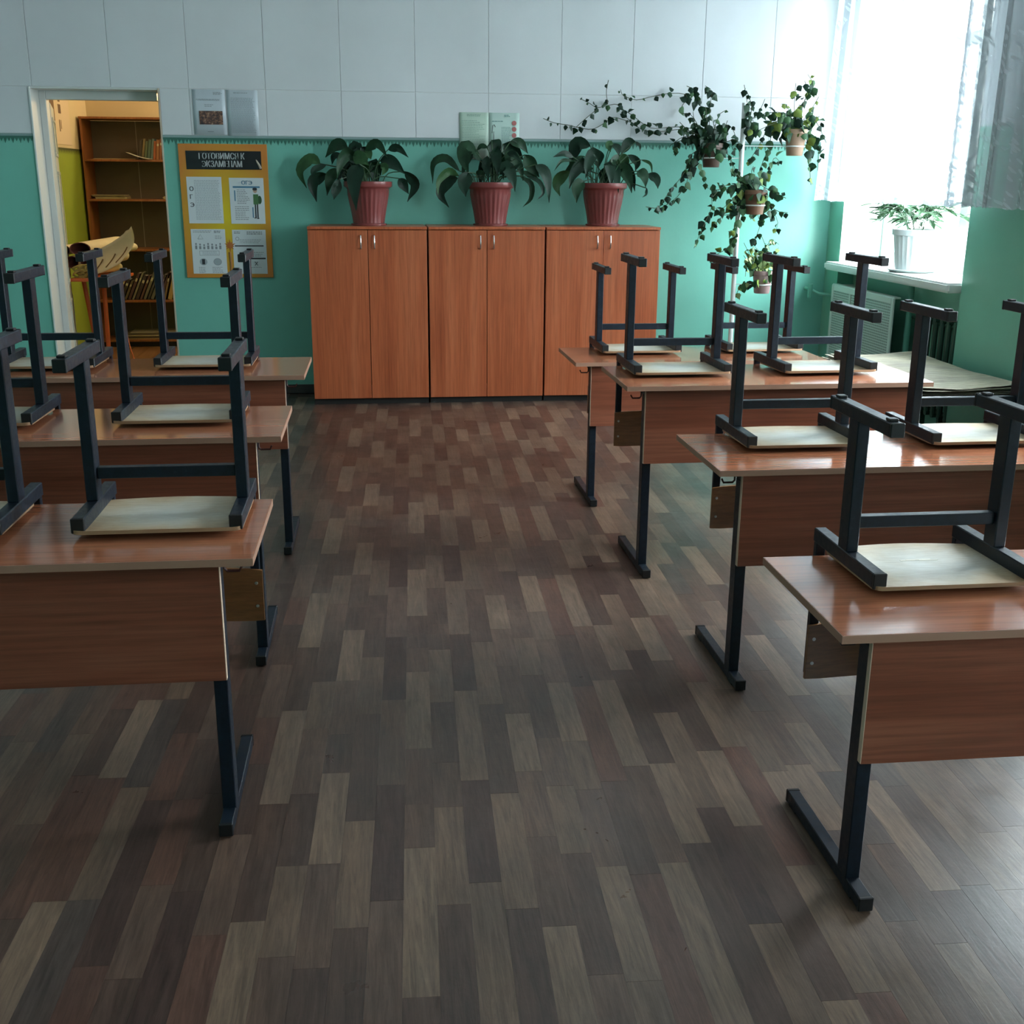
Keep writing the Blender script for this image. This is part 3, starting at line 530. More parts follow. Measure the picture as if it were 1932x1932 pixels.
def big_plant(idx, cx, label):
    cy = 7.925; z0 = 1.183; t = empty('potted_plant', (cx, cy, z0), label, 'potted plant', 'broad-leaved plants in burgundy pots on the cabinets'); r = random.Random(40 + idx)
    prof = [(.108, .0), (.118, .002), (.119, .012), (.106, .016), (.108, .05), (.117, .10), (.127, .15), (.136, .20), (.141, .235), (.150, .245), (.160, .250), (.163, .256), (.163, .284), (.155, .286), (.150, .26)]
    MB().lathe(prof, 120, flute=(4, 7, 26, .022)).build('pot', M_pot, t, smooth=True)
    MB().lathe([(.0001, .268), (.149, .266), (.149, .258)], 24).build('soil', M_soil, t)
    extra = []
    for k in range(8):
        a = r.uniform(-1, 1); bx_, bz_ = cx + a * .10, z0 + .36 + r.uniform(-.03, .10); extra.append(([(bx_, bz_), (bx_ + a * .07, bz_ + .05), (bx_ + a * .14, bz_ - .02), (bx_ + a * .17, bz_ - .11)], r.uniform(.06, .085)))
    for i, (pth, W) in enumerate(LEAVES[idx] + extra):
        front = (W > .09 and pth[-1][1] < 1.42)
        yo = -.14 if front else r.uniform(-.13, .10)
        k = len(pth); path = [Vector((x - cx, (yo * (.75 + .5 * j / (k - 1))), z - z0)) for j, (x, z) in enumerate(pth)]
        broad_leaf(path, W * 1.08, r.uniform(-.5, .5)).build('leaf', LM[0] if r.random() < .6 else (LM[1] if r.random() < .8 else LM[2]), t, smooth=True)
        b = Vector((r.uniform(-.06, .06) + .25 * path[0].x, r.uniform(-.05, .05), .265)); mid = (b + path[0]) / 2 + Vector((-.12 * path[0].x, 0, .03))
        MB().tube(catmull([b, mid, path[0]], 7), .0035, 5, cap=False).build('leaf_stalk', M_stem, t, smooth=True)
    return t
big_plant(0, -.032, 'dark broad-leaved plant in burgundy pot on the left cabinet')
big_plant(1, .795, 'broad-leaved plant with a silvery upright leaf, in the middle burgundy pot')
big_plant(2, 1.577, 'broad-leaved plant in the burgundy pot on the right cabinet, nearest the ivy')

# ------------------------------------------------------------------ ivy stand
M_pole = mat('white_enamel_tube', (.72, .76, .74), .25)
iv = empty('plant_stand', (2.49, 7.76, 0), 'slender white metal pole stand carrying the ivy pots in the corner', 'plant stand')
MB().lathe([(.0001, .03), (.13, .03), (.15, .012), (.15, 0)][::-1], 32).build('base', M_pole, iv, smooth=True)
MB().tube([(0, 0, .02), (0, 0, 1.99)], .0165, 16).build('pole', M_pole, iv, smooth=True)
def ring(cx, cy, z, r, label=None):
    n = 28; pts = [(cx + r * math.cos(2 * math.pi * k / n), cy + r * math.sin(2 * math.pi * k / n), z) for k in range(n + 1)]
    m = MB().tube(pts, .005, 6, cap=False); d = Vector((-cx, -cy, 0)); d2 = d.normalized()
    m.tube([Vector((cx, cy, z)) + d2 * r, Vector((0, 0, z)) - d2 * .0165], .003, 6); m.build('pot_ring', M_pole, iv, smooth=True)
# local offsets of the four pots: (dx, dy, z of pot base, top radius, height)
POTS = {'A': (-.21, .0, 1.575, .072, .155), 'B': (.37, .0, 1.655, .072, .17), 'C': (.085, -.09, 1.27, .075, .16), 'D': (.195, -.03, .735, .070, .155)}
ring(*POTS['A'][:2], POTS['A'][2] + .06, .064); ring(*POTS['B'][:2], POTS['B'][2] + .06, .064); ring(*POTS['C'][:2], POTS['C'][2] + .06, .067); ring(*POTS['D'][:2], POTS['D'][2] + .06, .063)
# three ivy leaf outlines with a folded midrib
def ivy_leaf_mesh(k, m):
    r = random.Random(k); o = [(0, 0), (.30, .10), (.52, .42), (.34, .68), (.0, 1.12), (-.34, .66), (-.50, .40), (-.28, .10)]
    b = MB(); mid = [(0, .0), (0, .35), (0, .75)]
    for x, y in o: b.v.append((x * (1 + r.uniform(-.12, .12)), y, abs(x) * .42 + r.uniform(-.02, .02) - (.10 if y > 1 else 0)))
    b.v.append((0, .45, 0)); b.f = [(i, (i + 1) % 8, 8) for i in range(8)]; b.m = [0] * 8
    me = bpy.data.meshes.new('leaf'); me.from_pydata(b.v, [], b.f); me.materials.append(m); me.polygons.foreach_set('use_smooth', [True] * 8); return me
IL = [[ivy_leaf_mesh(10 * i + k, LM[i]) for k in range(2)] for i in range(5)]
def ivy_plant(key, label, pot_c, tones, gap, size, dens=1):
    if key == 'P': dx, dy, zb, R_, Hh = 0, -.03, 1.55, .0, .0
    else: dx, dy, zb, R_, Hh = POTS[key]
    ox, oy = 2.49 + dx, 7.76 + dy; t = empty('ivy_plant', (ox, oy, zb), label, 'potted plant', 'ivy plants on the white pole stand'); r = random.Random(ord(key))
    if key != 'P':
        MB().lathe([(R_ * .72, 0), (R_ * .76, .004), (R_ * .97, Hh - .03), (R_ * 1.04, Hh - .028), (R_ * 1.06, Hh), (R_ * .96, Hh), (R_ * .93, Hh - .02)], 28).build('pot', pot_c, t, smooth=True)
        MB().lathe([(.0001, Hh - .016), (R_ * .94, Hh - .02)], 20).build('soil', M_soil, t)
    n = 0
    for si, (pl, pth) in enumerate(IVY[key]):
        tgt = (YW - .05 - oy) if pl == 'w' else None; k = len(pth); yo = r.uniform(-.14, .14)
        path = []
        for j, (x, z) in enumerate(pth):
            if pl == 'w': y = tgt if (j > 0 or z > 1.9 or x < 2.1) else -.02
            else: y = yo * j / max(1, k - 1) * 1.1 + (0 if key != 'P' else -.01)
            y = min(y, YW - .05 - oy); path.append(Vector((x - ox, y, z - zb)))
        L_ = sum((path[j + 1] - path[j]).length for j in range(k - 1)); ns = max(6, int(L_ / .035)); pts = catmull(path, ns)
        MB().tube(pts, .0022, 4, cap=False).build('stem', M_stemb, t, smooth=True)
        nl = max(2, int(L_ / (gap * 1.35 if pl == 'w' else gap)))
        for q in range(nl):
            if n > 290: break
            f = (q + r.uniform(.1, .9)) / nl; p = pts[min(ns - 1, int(f * (ns - 1)))]
            s_ = size * (.78 if pl == 'w' else 1.0) * r.uniform(.6, 1.3) * (1.2 - .55 * f); tone = r.choice(tones)
            o = bpy.data.objects.new('leaf', r.choice(IL[tone])); COL.objects.link(o); o.parent = t
            o.location = p + Vector((r.uniform(-.014, .014), r.uniform(-.02, .004), r.uniform(-.006, .010))); o.scale = (s_, s_, s_)
            o.rotation_euler = (math.radians(r.uniform(-115, -55)), r.uniform(-.7, .7), r.uniform(-.8, .8)) if r.random() < .8 else (r.uniform(0, 1.2), r.uniform(-1, 1), r.uniform(0, 6))
            n += 1
    if key != 'P':
        for q in range({'A': 46, 'B': 26, 'C': 26, 'D': 22}[key]):
            a = r.uniform(0, 6.283); rr = R_ * r.uniform(.5, 1.5); dz = r.uniform(-.05, .12) if rr > R_ * 1.15 else r.uniform(.0, .12)
            if q % 3 == 0: a = -math.pi / 2 + r.uniform(-1.2, 1.2); rr = R_ * r.uniform(1.15, 1.3); dz = r.uniform(-.07, .02)
            o = bpy.data.objects.new('leaf', r.choice(IL[r.choice(tones)])); COL.objects.link(o); o.parent = t
            o.location = (rr * math.cos(a), rr * math.sin(a), Hh + dz); s_ = size * r.uniform(.7, 1.3); o.scale = (s_, s_, s_); o.rotation_euler = (math.radians(r.uniform(-120, -50)), r.uniform(-.8, .8), r.uniform(-1.2, 1.2))
    return t
ivy_plant('A', 'large ivy in a dark pot, its long vines trailing left along the wall', mat('dark_brown_pot', (.09, .05, .035), .5), [0, 0, 1, 1, 2], .030, .052)
ivy_plant('P', 'sparse ivy growing out of the top end of the white pole', None, [0, 1, 1], .030, .050)
ivy_plant('B', 'ivy in a tan pot at the upper right, beside the curtain', mat('tan_clay_pot', (.36, .23, .15), .6), [0, 1, 1, 2, 2, 3], .030, .055)
ivy_plant('C', 'ivy in a brown pot halfway up the pole, with some yellow leaves', mat('brown_clay_pot', (.20, .10, .06), .5), [0, 1, 1, 2, 2, 3], .031, .055)
ivy_plant('D', 'pale variegated ivy in a pinkish pot with white ring, lowest on the stand', mat('pinkish_clay_pot', (.36, .24, .23), .55), [2, 3, 4, 4, 1], .020, .048)
# ------------------------------------------------------------------ exam board and paper sheets on the far wall
M_ink = mat('grey_print_ink', (.22, .25, .27), .7); M_inkd = mat('black_print_ink', (.03, .035, .04), .7); M_paper = mat('white_paper_sheet', (.62, .68, .70), .55)
M_inkl = mat('pale_print_ink', (.33, .39, .42), .7); M_inkb = mat('blue_print_ink', (.08, .22, .34), .6)
def glyph_mesh(text, size, mirror=False):
    c = bpy.data.curves.new('t', 'FONT'); c.body = text; c.size = size; c.extrude = .0003; c.resolution_u = 3
    o = bpy.data.objects.new('t', c); COL.objects.link(o); bpy.context.view_layer.update()
    me = bpy.data.meshes.new_from_object(o.evaluated_get(bpy.context.evaluated_depsgraph_get())); bpy.data.objects.remove(o)
    vs = [v.co.copy() for v in me.vertices]; fs = [tuple(p.vertices) for p in me.polygons]; bpy.data.meshes.remove(me)
    x0 = min(v.x for v in vs); x1 = max(v.x for v in vs)
    vs = [Vector(((x1 - v.x) if mirror else (v.x - x0), v.y, v.z)) for v in vs]
    if mirror: fs = [tuple(reversed(f)) for f in fs]
    return vs, fs, x1 - x0
def lettering(text, x, y, z, size, m, parent, bold=0.0, align='LEFT', sx=1.0, name='lettering', pitch=1.0):
    """letters as thin raised geometry; the letter that the built-in font lacks is drawn as a turned C with a bar"""
    q = MB()
    for li, line in enumerate(text.split('\n')):
        segs = []; buf = ''
        for ch in line:
            if ch == 'Э':
                if buf: segs.append(buf); buf = ''
                segs.append('Э')
            else: buf += ch
        if buf: segs.append(buf)
        x_ = 0; parts = []
        for sg in segs:
            if sg == 'Э':
                vs, fs, w_ = glyph_mesh('C', size, True); h = max(v.y for v in vs)
                n0 = len(vs); t = size * .045; vs += [Vector((a, bb, c_)) for c_ in (-.0003, .0003) for a, bb in ((w_ * .30, h * .5 - t), (w_ * .9, h * .5 - t), (w_ * .9, h * .5 + t), (w_ * .30, h * .5 + t))]
                fs += [(n0 + 3, n0 + 2, n0 + 1, n0), (n0 + 4, n0 + 5, n0 + 6, n0 + 7)]
            else: vs, fs, w_ = glyph_mesh(sg, size)
            parts.append((vs, fs, x_)); x_ += w_ + size * .10
        W_ = (x_ - size * .10) * sx; ox = -W_ / 2 if align == 'CENTER' else 0
        for vs, fs, xo in parts:
            for k in ((-1, 0, 1) if bold else (0,)): q.add([((v.x + xo) * sx + ox + k * bold, v.y - li * size * pitch, v.z + abs(k) * .00005) for v in vs], fs)
    o = q.build(name, m, parent); o.location = (x, y, z); o.rotation_euler = (math.pi / 2, 0, 0); return o
def flat(parent, rects, m, y, name='printed_text', th=.0004):
    q = MB()
    for x0, z0, x1, z1 in rects: q.box((x0, y - th, z0), (x1, y, z1))
    o = q.build(name, m, parent)
    if len(rects) > 1: o['kind'] = 'stuff'
    return o
def textlines(x0, z1, x1, z0, pitch, h, seed, ragged=.2):
    r = random.Random(seed); out = []; z = z1
    while z - h > z0:
        e = x1 - r.uniform(0, ragged) * (x1 - x0); x = x0
        while x < e - .004:
            w_ = r.uniform(.006, .018); out.append((x, z - h, min(x + w_, e), z)); x += w_ + .003
        z -= pitch
    return out
BW, BH_ = .586, .883
bd = empty('exam_board', (-.997, YW - .006, 1.262), 'yellow and orange exam preparation board with black banner and four sheets', 'notice board')
M_board = bpy.data.materials.new('yellow_orange_print'); M_board.use_nodes = True; m = M_board; P(m).inputs['Roughness'].default_value = .35
tcb = N(m, 'ShaderNodeTexCoord'); mp = N(m, 'ShaderNodeMapping'); mp.inputs['Location'].default_value = (0, 0, .05); mp.inputs['Scale'].default_value = (2.6, 0, 1.9); L(m, tcb.outputs['Object'], mp.inputs[0])
ln = N(m, 'ShaderNodeVectorMath', operation='LENGTH'); L(m, mp.outputs[0], ln.inputs[0])
L(m, ramp(m, ln.outputs['Value'], [(.05, (.66, .52, .02)), (.5, (.60, .35, .025)), (1.0, (.55, .20, .035))]), P(m).inputs['Base Color'])
MB().box((-BW / 2, -.012, -BH_ / 2), (BW / 2, 0, BH_ / 2), 0, .002).build('board_panel', M_board, bd)
def bx(u): return -BW / 2 + u
def bz(v): return BH_ / 2 - v
yb = -.0125
bn = MB(); bn.box((bx(.048), yb - .0012, bz(.165)), (bx(.545), yb, bz(.045)), 0, .0005)
bn = bn.build('banner', mat('black_banner', (.012, .014, .016), .3), bd)
M_let = mat('white_lettering', (.62, .66, .66), .4)
lettering('ГОТОВИМСЯ К\nЭКЗАМЕНАМ', (bx(.048) + bx(.545)) / 2 - .012, yb - .0016, bz(.098), .056, M_let, bn, .0012, 'CENTER', .74, pitch=.90)
hand = MB(); hand.tube([(bx(.540), yb - .002, bz(.158)), (bx(.530), yb - .002, bz(.135)), (bx(.517), yb - .002, bz(.112)), (bx(.510), yb - .002, bz(.100))], [.010, .008, .006, .003], 6); hand.build('printed_hand', mat('pale_hand_print', (.48, .40, .32), .6), bn)
def pocket(u0, v0, u1, v1):
    s = MB().box((bx(u0), yb - .0016, bz(v1)), (bx(u1), yb, bz(v0)), 0, .0004).build('sheet', M_paper, bd); return s
ys_ = yb - .0018
s1 = pocket(.041, .213, .272, .518); flat(s1, textlines(bx(.09), bz(.235), bx(.262), bz(.50), .0085, .0032, 1, .1), M_inkl, ys_)
for i, ch in enumerate('ОГЭ'): lettering(ch, bx(.058), ys_, bz(.305 + i * .052), .040, M_inkd, s1, .001)
s2 = pocket(.322, .218, .552, .520); lettering('ОГЭ', bx(.405), ys_, bz(.262), .036, M_inkb, s2, .0012); flat(s2, [(bx(.345), bz(.284), bx(.525), bz(.272)), (bx(.352), bz(.37), bx(.360), bz(.30)), (bx(.468), bz(.48), bx(.476), bz(.41))], M_inkb, ys_, 'printed_bars')
MB().lathe([(.0001, .0006), (.010, .0006), (.010, 0)], 10).build('printed_emblem', M_inkb, s2).location = (bx(.392), ys_, bz(.25)); bpy.data.objects[-1] if False else None
flat(s2, textlines(bx(.370), bz(.295), bx(.46), bz(.395), .011, .004, 2, .4) + textlines(bx(.352), bz(.405), bx(.455), bz(.505), .012, .004, 3, .4), M_ink, ys_)
fg = MB()
fg.lathe([(.0001, 0), (.013, .0), (.013, .001)], 14); fig = Matrix
def disc(parent, x, z, rx, rz, m, y, name, n=16):
    q = MB(); q.v = [(x + rx * math.cos(2 * math.pi * k / n), y, z + rz * math.sin(2 * math.pi * k / n)) for k in range(n)] + [(x + rx * math.cos(2 * math.pi * k / n), y + .0005, z + rz * math.sin(2 * math.pi * k / n)) for k in range(n)]
    q.f = [tuple(range(n))] + [(k, (k + 1) % n, n + (k + 1) % n, n + k) for k in range(n)]; q.m = [0] * (n + 1); return q.build(name, m, parent)
# a plain printed student figure with a green backpack
M_skin = mat('printed_skin', (.50, .34, .26), .6); M_gr = mat('printed_green', (.06, .17, .06), .6); M_gr2 = mat('printed_dark_green', (.03, .09, .035), .6)
disc(s2, bx(.492), bz(.300), .014, .017, M_skin, ys_ - .0002, 'printed_head'); disc(s2, bx(.491), bz(.291), .016, .010, M_inkd, ys_ - .0006, 'printed_hair')
disc(s2, bx(.520), bz(.362), .014, .028, M_gr2, ys_ - .0001, 'printed_backpack'); 
q = MB(); q.box((bx(.478), ys_ - .0010, bz(.392)), (bx(.512), ys_ - .0004, bz(.325))); q.build('printed_jacket', M_gr, s2)
q = MB(); q.box((bx(.485), ys_ - .0008, bz(.478)), (bx(.494), ys_ - .0003, bz(.392))); q.box((bx(.499), ys_ - .0008, bz(.478)), (bx(.508), ys_ - .0003, bz(.392))); q.box((bx(.478), ys_ - .0008, bz(.484)), (bx(.494), ys_ - .0003, bz(.478))); q.box((bx(.497), ys_ - .0008, bz(.487)), (bx(.511), ys_ - .0003, bz(.479))); q.build('printed_legs', M_inkd, s2)
s3 = pocket(.046, .556, .275, .855)
tri = MB(); tri.tube([(bx(.090), ys_, bz(.622)), (bx(.125), ys_, bz(.622)), (bx(.1075), ys_, bz(.592)), (bx(.090), ys_, bz(.622))], .0015, 4); tri.build('printed_triangle', M_ink, s3)
flat(s3, textlines(bx(.06), bz(.566), bx(.19), bz(.585), .009, .0035, 4) + textlines(bx(.20), bz(.566), bx(.25), bz(.582), .009, .006, 5) + textlines(bx(.205), bz(.60), bx(.25), bz(.625), .009, .003, 6) + textlines(bx(.085), bz(.81), bx(.13), bz(.85), .009, .003, 7) + textlines(bx(.175), bz(.81), bx(.25), bz(.85), .009, .003, 8), M_ink, ys_)
rr = random.Random(8)
for i in range(7):
    xx = bx(.075 + .027 * i); disc(s3, xx, bz(.655 + .004 * (i % 3)), .006, .007, M_ink, ys_ - .0002, 'printed_person'); flat(s3, [(xx - .007, bz(.69), xx + .007, bz(.665 + .004 * (i % 3)))], M_ink, ys_, 'printed_person')
fr_ = MB()
for a in ((bx(.095), bz(.732), bx(.228), bz(.730)), (bx(.095), bz(.702), bx(.228), bz(.700)), (bx(.095), bz(.732), bx(.097), bz(.700)), (bx(.226), bz(.732), bx(.228), bz(.700))): fr_.box((a[0], ys_ - .0004, a[1]), (a[2], ys_, a[3]))
fr_.build('printed_frame', M_ink, s3); flat(s3, textlines(bx(.115), bz(.706), bx(.222), bz(.73), .008, .003, 9), M_inkl, ys_)
disc(s3, bx(.118), bz(.775), .026, .024, M_inkl, ys_ - .0001, 'printed_disc'); flat(s3, [(bx(.108), bz(.792), bx(.128), bz(.757))], M_inkd, ys_ - .0004, 'printed_phone'); disc(s3, bx(.213), bz(.775), .028, .024, M_ink, ys_ - .0001, 'printed_disc'); disc(s3, bx(.213), bz(.775), .025, .021, M_inkl, ys_ - .0004, 'printed_disc')
s4 = pocket(.322, .560, .548, .857)
flat(s4, textlines(bx(.42), bz(.572), bx(.53), bz(.60), .012, .007, 10, .1) + textlines(bx(.335), bz(.572), bx(.38), bz(.59), .009, .005, 11) + textlines(bx(.37), bz(.625), bx(.53), bz(.65), .010, .003, 12), M_ink, ys_)
flat(s4, [(bx(.335), bz(.672), bx(.53), bz(.664)), (bx(.42), bz(.758), bx(.54), bz(.748))], M_inkd, ys_, 'printed_bars')
q = MB(); q.tube([(bx(.465), ys_, bz(.80)), (bx(.485), ys_, bz(.775))], .002, 4); q.tube([(bx(.485), ys_, bz(.80)), (bx(.465), ys_, bz(.775))], .002, 4); q.build('printed_cross', M_inkd, s4)
flat(s4, textlines(bx(.435), bz(.812), bx(.52), bz(.822), .009, .003, 13) + textlines(bx(.44), bz(.71), bx(.53), bz(.74), .012, .004, 14), M_ink, ys_)
disc(s4, bx(.355), bz(.62), .013, .013, M_ink, ys_ - .0001, 'printed_ring'); disc(s4, bx(.355), bz(.62), .010, .010, M_paper, ys_ - .0004, 'printed_ring')
ml = MB(); cxm, czm = bx(.303), bz(.668); pts = []
for k in range(22):
    a = math.pi / 2 + 2 * math.pi * k / 22; rr_ = [.046, .022, .034, .020, .042, .020, .030, .018, .036, .016, .020][min(k, 22 - k) % 11]; pts.append((cxm + rr_ * math.cos(a), yb - .003, czm + rr_ * math.sin(a)))
ml.v = pts + [(cxm, yb - .004, czm)]; ml.f = [(i, (i + 1) % 22, 22) for i in range(22)]; ml.m = [0] * 22; ml.build('printed_maple_leaf', mat('orange_leaf_print', (.42, .14, .03), .5), bd)
q = MB(); q.tube([(bx(.300), yb - .001, bz(.71)), (bx(.303), yb - .001, bz(.80)), (bx(.296), yb - .001, bz(.86))], [.010, .008, .006], 5); q.build('printed_branch', mat('brown_orange_print', (.40, .17, .04), .5), bd)
def wallsheet(x0, x1, z0, z1, name, label, m, rot=0.0):
    o = empty(name, ((x0 + x1) / 2, YW - .006, (z0 + z1) / 2), label, 'paper sheet'); o.rotation_euler = (0, rot, 0)
    w_, h = (x1 - x0) / 2, (z1 - z0) / 2; q = MB(); n = 8
    for i in range(n + 1):
        x = -w_ + 2 * w_ * i / n; y = -.0012 - .0035 * math.sin(i / n * math.pi) - .001 * math.sin(i * 2.3)
        for z in (-h, h): q.v.append((x, y, z))
    for i in range(n): q.f.append((2 * i, 2 * i + 2, 2 * i + 3, 2 * i + 1)); q.m.append(0)
    s = q.build('sheet', m, o, smooth=True); s.modifiers.new('t', 'SOLIDIFY').thickness = .0006; return o
M_sleeve = mat('glossy_sleeve_paper', (.56, .64, .69), .18)
p1 = wallsheet(-1.173, -.962, 1.762, 2.046, 'paper_sheet', 'white sheet with a dark picture, left of the pair above the exam board', M_sleeve)
flat(p1, textlines(-.085, .082, .085, .070, .006, .0025, 20, .1) + textlines(-.03, .048, .03, .03, .010, .003, 21) + textlines(.03, .125, .09, .108, .006, .002, 22) + [(-.02, -.125, .02, -.122)], M_ink, -.0076)
M_pic = bpy.data.materials.new('dark_stage_picture'); M_pic.use_nodes = True; m = M_pic; vv = coords(m, (30, 1, 40)); nn = noise(m, vv, 1.6, 4, .6)
L(m, ramp(m, nn, [(.35, (.015, .02, .03)), (.5, (.12, .06, .045)), (.62, (.30, .17, .10)), (.75, (.5, .45, .4))]), P(m).inputs['Base Color'])
flat(p1, [(-.068, -.078, .085, .008)], M_pic, -.0076, 'printed_picture')
p2 = wallsheet(-.952, -.748, 1.757, 2.046, 'paper_sheet', 'white sheet of printed text, right of the pair above the exam board', M_sleeve)
flat(p2, textlines(-.055, .128, .045, .112, .012, .004, 23, .1) + textlines(-.075, .095, .088, -.125, .0072, .0026, 24, .15), M_inkl, -.0076)
M_gpap = mat('pale_green_paper', (.46, .60, .50), .5)
p3 = wallsheet(.602, .803, 1.62, 1.926, 'paper_sheet', 'pale green printed sheet, left of the pair behind the middle plant', M_gpap)
flat(p3, textlines(-.05, .14, .05, .125, .008, .003, 25, .1) + textlines(-.085, .10, .08, -.12, .011, .0028, 26, .5), mat('green_ink', (.25, .38, .33), .7), -.0076)
p4 = wallsheet(.806, 1.016, 1.62, 1.926, 'paper_sheet', 'pale sheet with three red discs, right of the pair behind the middle plant', mat('pale_mint_paper', (.50, .66, .60), .5))
flat(p4, textlines(-.085, .10, .0, .085, .01, .005, 27) + textlines(-.02, .06, .045, -.06, .009, .0028, 28, .2) + textlines(-.0, .14, .04, .125, .008, .005, 29), mat('teal_ink', (.18, .34, .33), .7), -.0076)
for z in (.086, .046, .006, -.034): disc(p4, .068, z, .016, .016, mat('red_disc_print', (.42, .14, .13), .6), -.0080, 'printed_disc')
q = MB(); q.tube([(-.085, -.0076, .02), (-.08, -.0076, .07), (-.07, -.0076, .075), (-.062, -.0076, .06)], .002, 4); q.tube([(-.072, -.0076, .03), (-.073, -.0076, -.03), (-.082, -.0076, -.07)], .0018, 4); q.build('printed_drawing', M_inkd, p4)

# ------------------------------------------------------------------ desks
def desk(x, y, H, s, rz, label, seed, hook=True):
    """x, y: near corner of the top on the aisle side; s=+1 the desk extends to +x, -1 to -x"""
    t = empty('school_desk', (x, y, 0), label, 'desk', 'school desks in two rows', rz)
    X = lambda a: a * s
    def bxm(a0, a1, y0, y1, z0, z1, bev=0, mb=None):
        q = mb or MB(); q.box((min(X(a0), X(a1)), y0, z0), (max(X(a0), X(a1)), y1, z1), 0, bev); return q
    top = bxm(.0012, 1.1988, .0012, .4858, H - .018, H, .0008).build('table_top', M_top, t)
    for r4 in ((-.0, 1.2, 0, .0012), (0, 1.2, .4858, .487), (0, .0012, .0012, .4858), (1.1988, 1.2, .0012, .4858)): bxm(*r4, H - .0178, H - .0004).build('edge_band', M_edge, top)
    pz = H - .304; pn = bxm(.080, 1.120, .030, .0455, pz, H - .024, .0006).build('front_panel', M_panel_shaded, t)
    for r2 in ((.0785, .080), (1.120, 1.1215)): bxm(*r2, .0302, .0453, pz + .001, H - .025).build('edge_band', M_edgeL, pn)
    for a in (.080, 1.088):
        bxm(a, a + .032, .046, .094, .030, H - .045, .002).build('leg', M_frame, t)
        f = bxm(a + .001, a + .031, -.022, .412, .004, .034, .002).build('foot_bar', M_frame, t)
        for yy in ((-.030, -.020), (.410, .421)): bxm(a - .0003, a + .0323, yy[0], yy[1], .0025, .0352, .002).build('end_cap', M_cap, f)
        [bxm(a + .002, a + .030, y_, y_ + .04, .0, .0045).build('rubber_pad', M_cap, f) for y_ in (.02, .36)]
        bxm(a, a + .032, .048, .44, H - .045, H - .0182, .002).build('top_rail', M_frame, t)
    bxm(.112, 1.088, .060, .082, H - .20, H - .17, .001).build('stretcher', M_frame, t)
    for a, d in ((.078, -1), (1.122, 1)):
        xx = X(a); q = MB(); dd = d * s
        q.tube([(xx, .10, H - .02), (xx, .10, H - .055), (xx + dd * .006, .10, H - .062), (xx + dd * .034, .10, H - .062), (xx + dd * .040, .10, H - .050)], .0032, 6)
        q.build('bag_hook', mat_hook, t, smooth=True)
    return t
mat_hook = mat('dark_red_hook', (.06, .018, .015), .4)
DESKS = {'L1': (-.285, 2.400, .677, -1, -.006, 'nearest desk of the left row, its dark front panel facing the camera'),
         'L2': (-.295, 3.373, .736, -1, .0, 'second desk of the left row, between the nearest and the farthest'),
         'L3': (-.289, 4.476, .737, -1, -.008, 'farthest desk of the left row, before the exam board wall'),
         'R1': (.897, 1.968, .622, 1, -.0085, 'nearest desk of the right row, low and cut by the right edge'),
         'R2': (.969, 3.039, .684, 1, 0, 'second desk of the right row, with window glare on its top'),
         'R3': (.918, 4.053, .749, 1, .004, 'third desk of the right row, tallest, with a bag hook showing'),
         'R4': (.901, 5.057, .682, 1, .0035, 'farthest desk of the right row, in front of the right cabinet')}
for i, (k, a) in enumerate(DESKS.items()): desk(a[0], a[1], a[2], a[3], a[4], a[5], i)

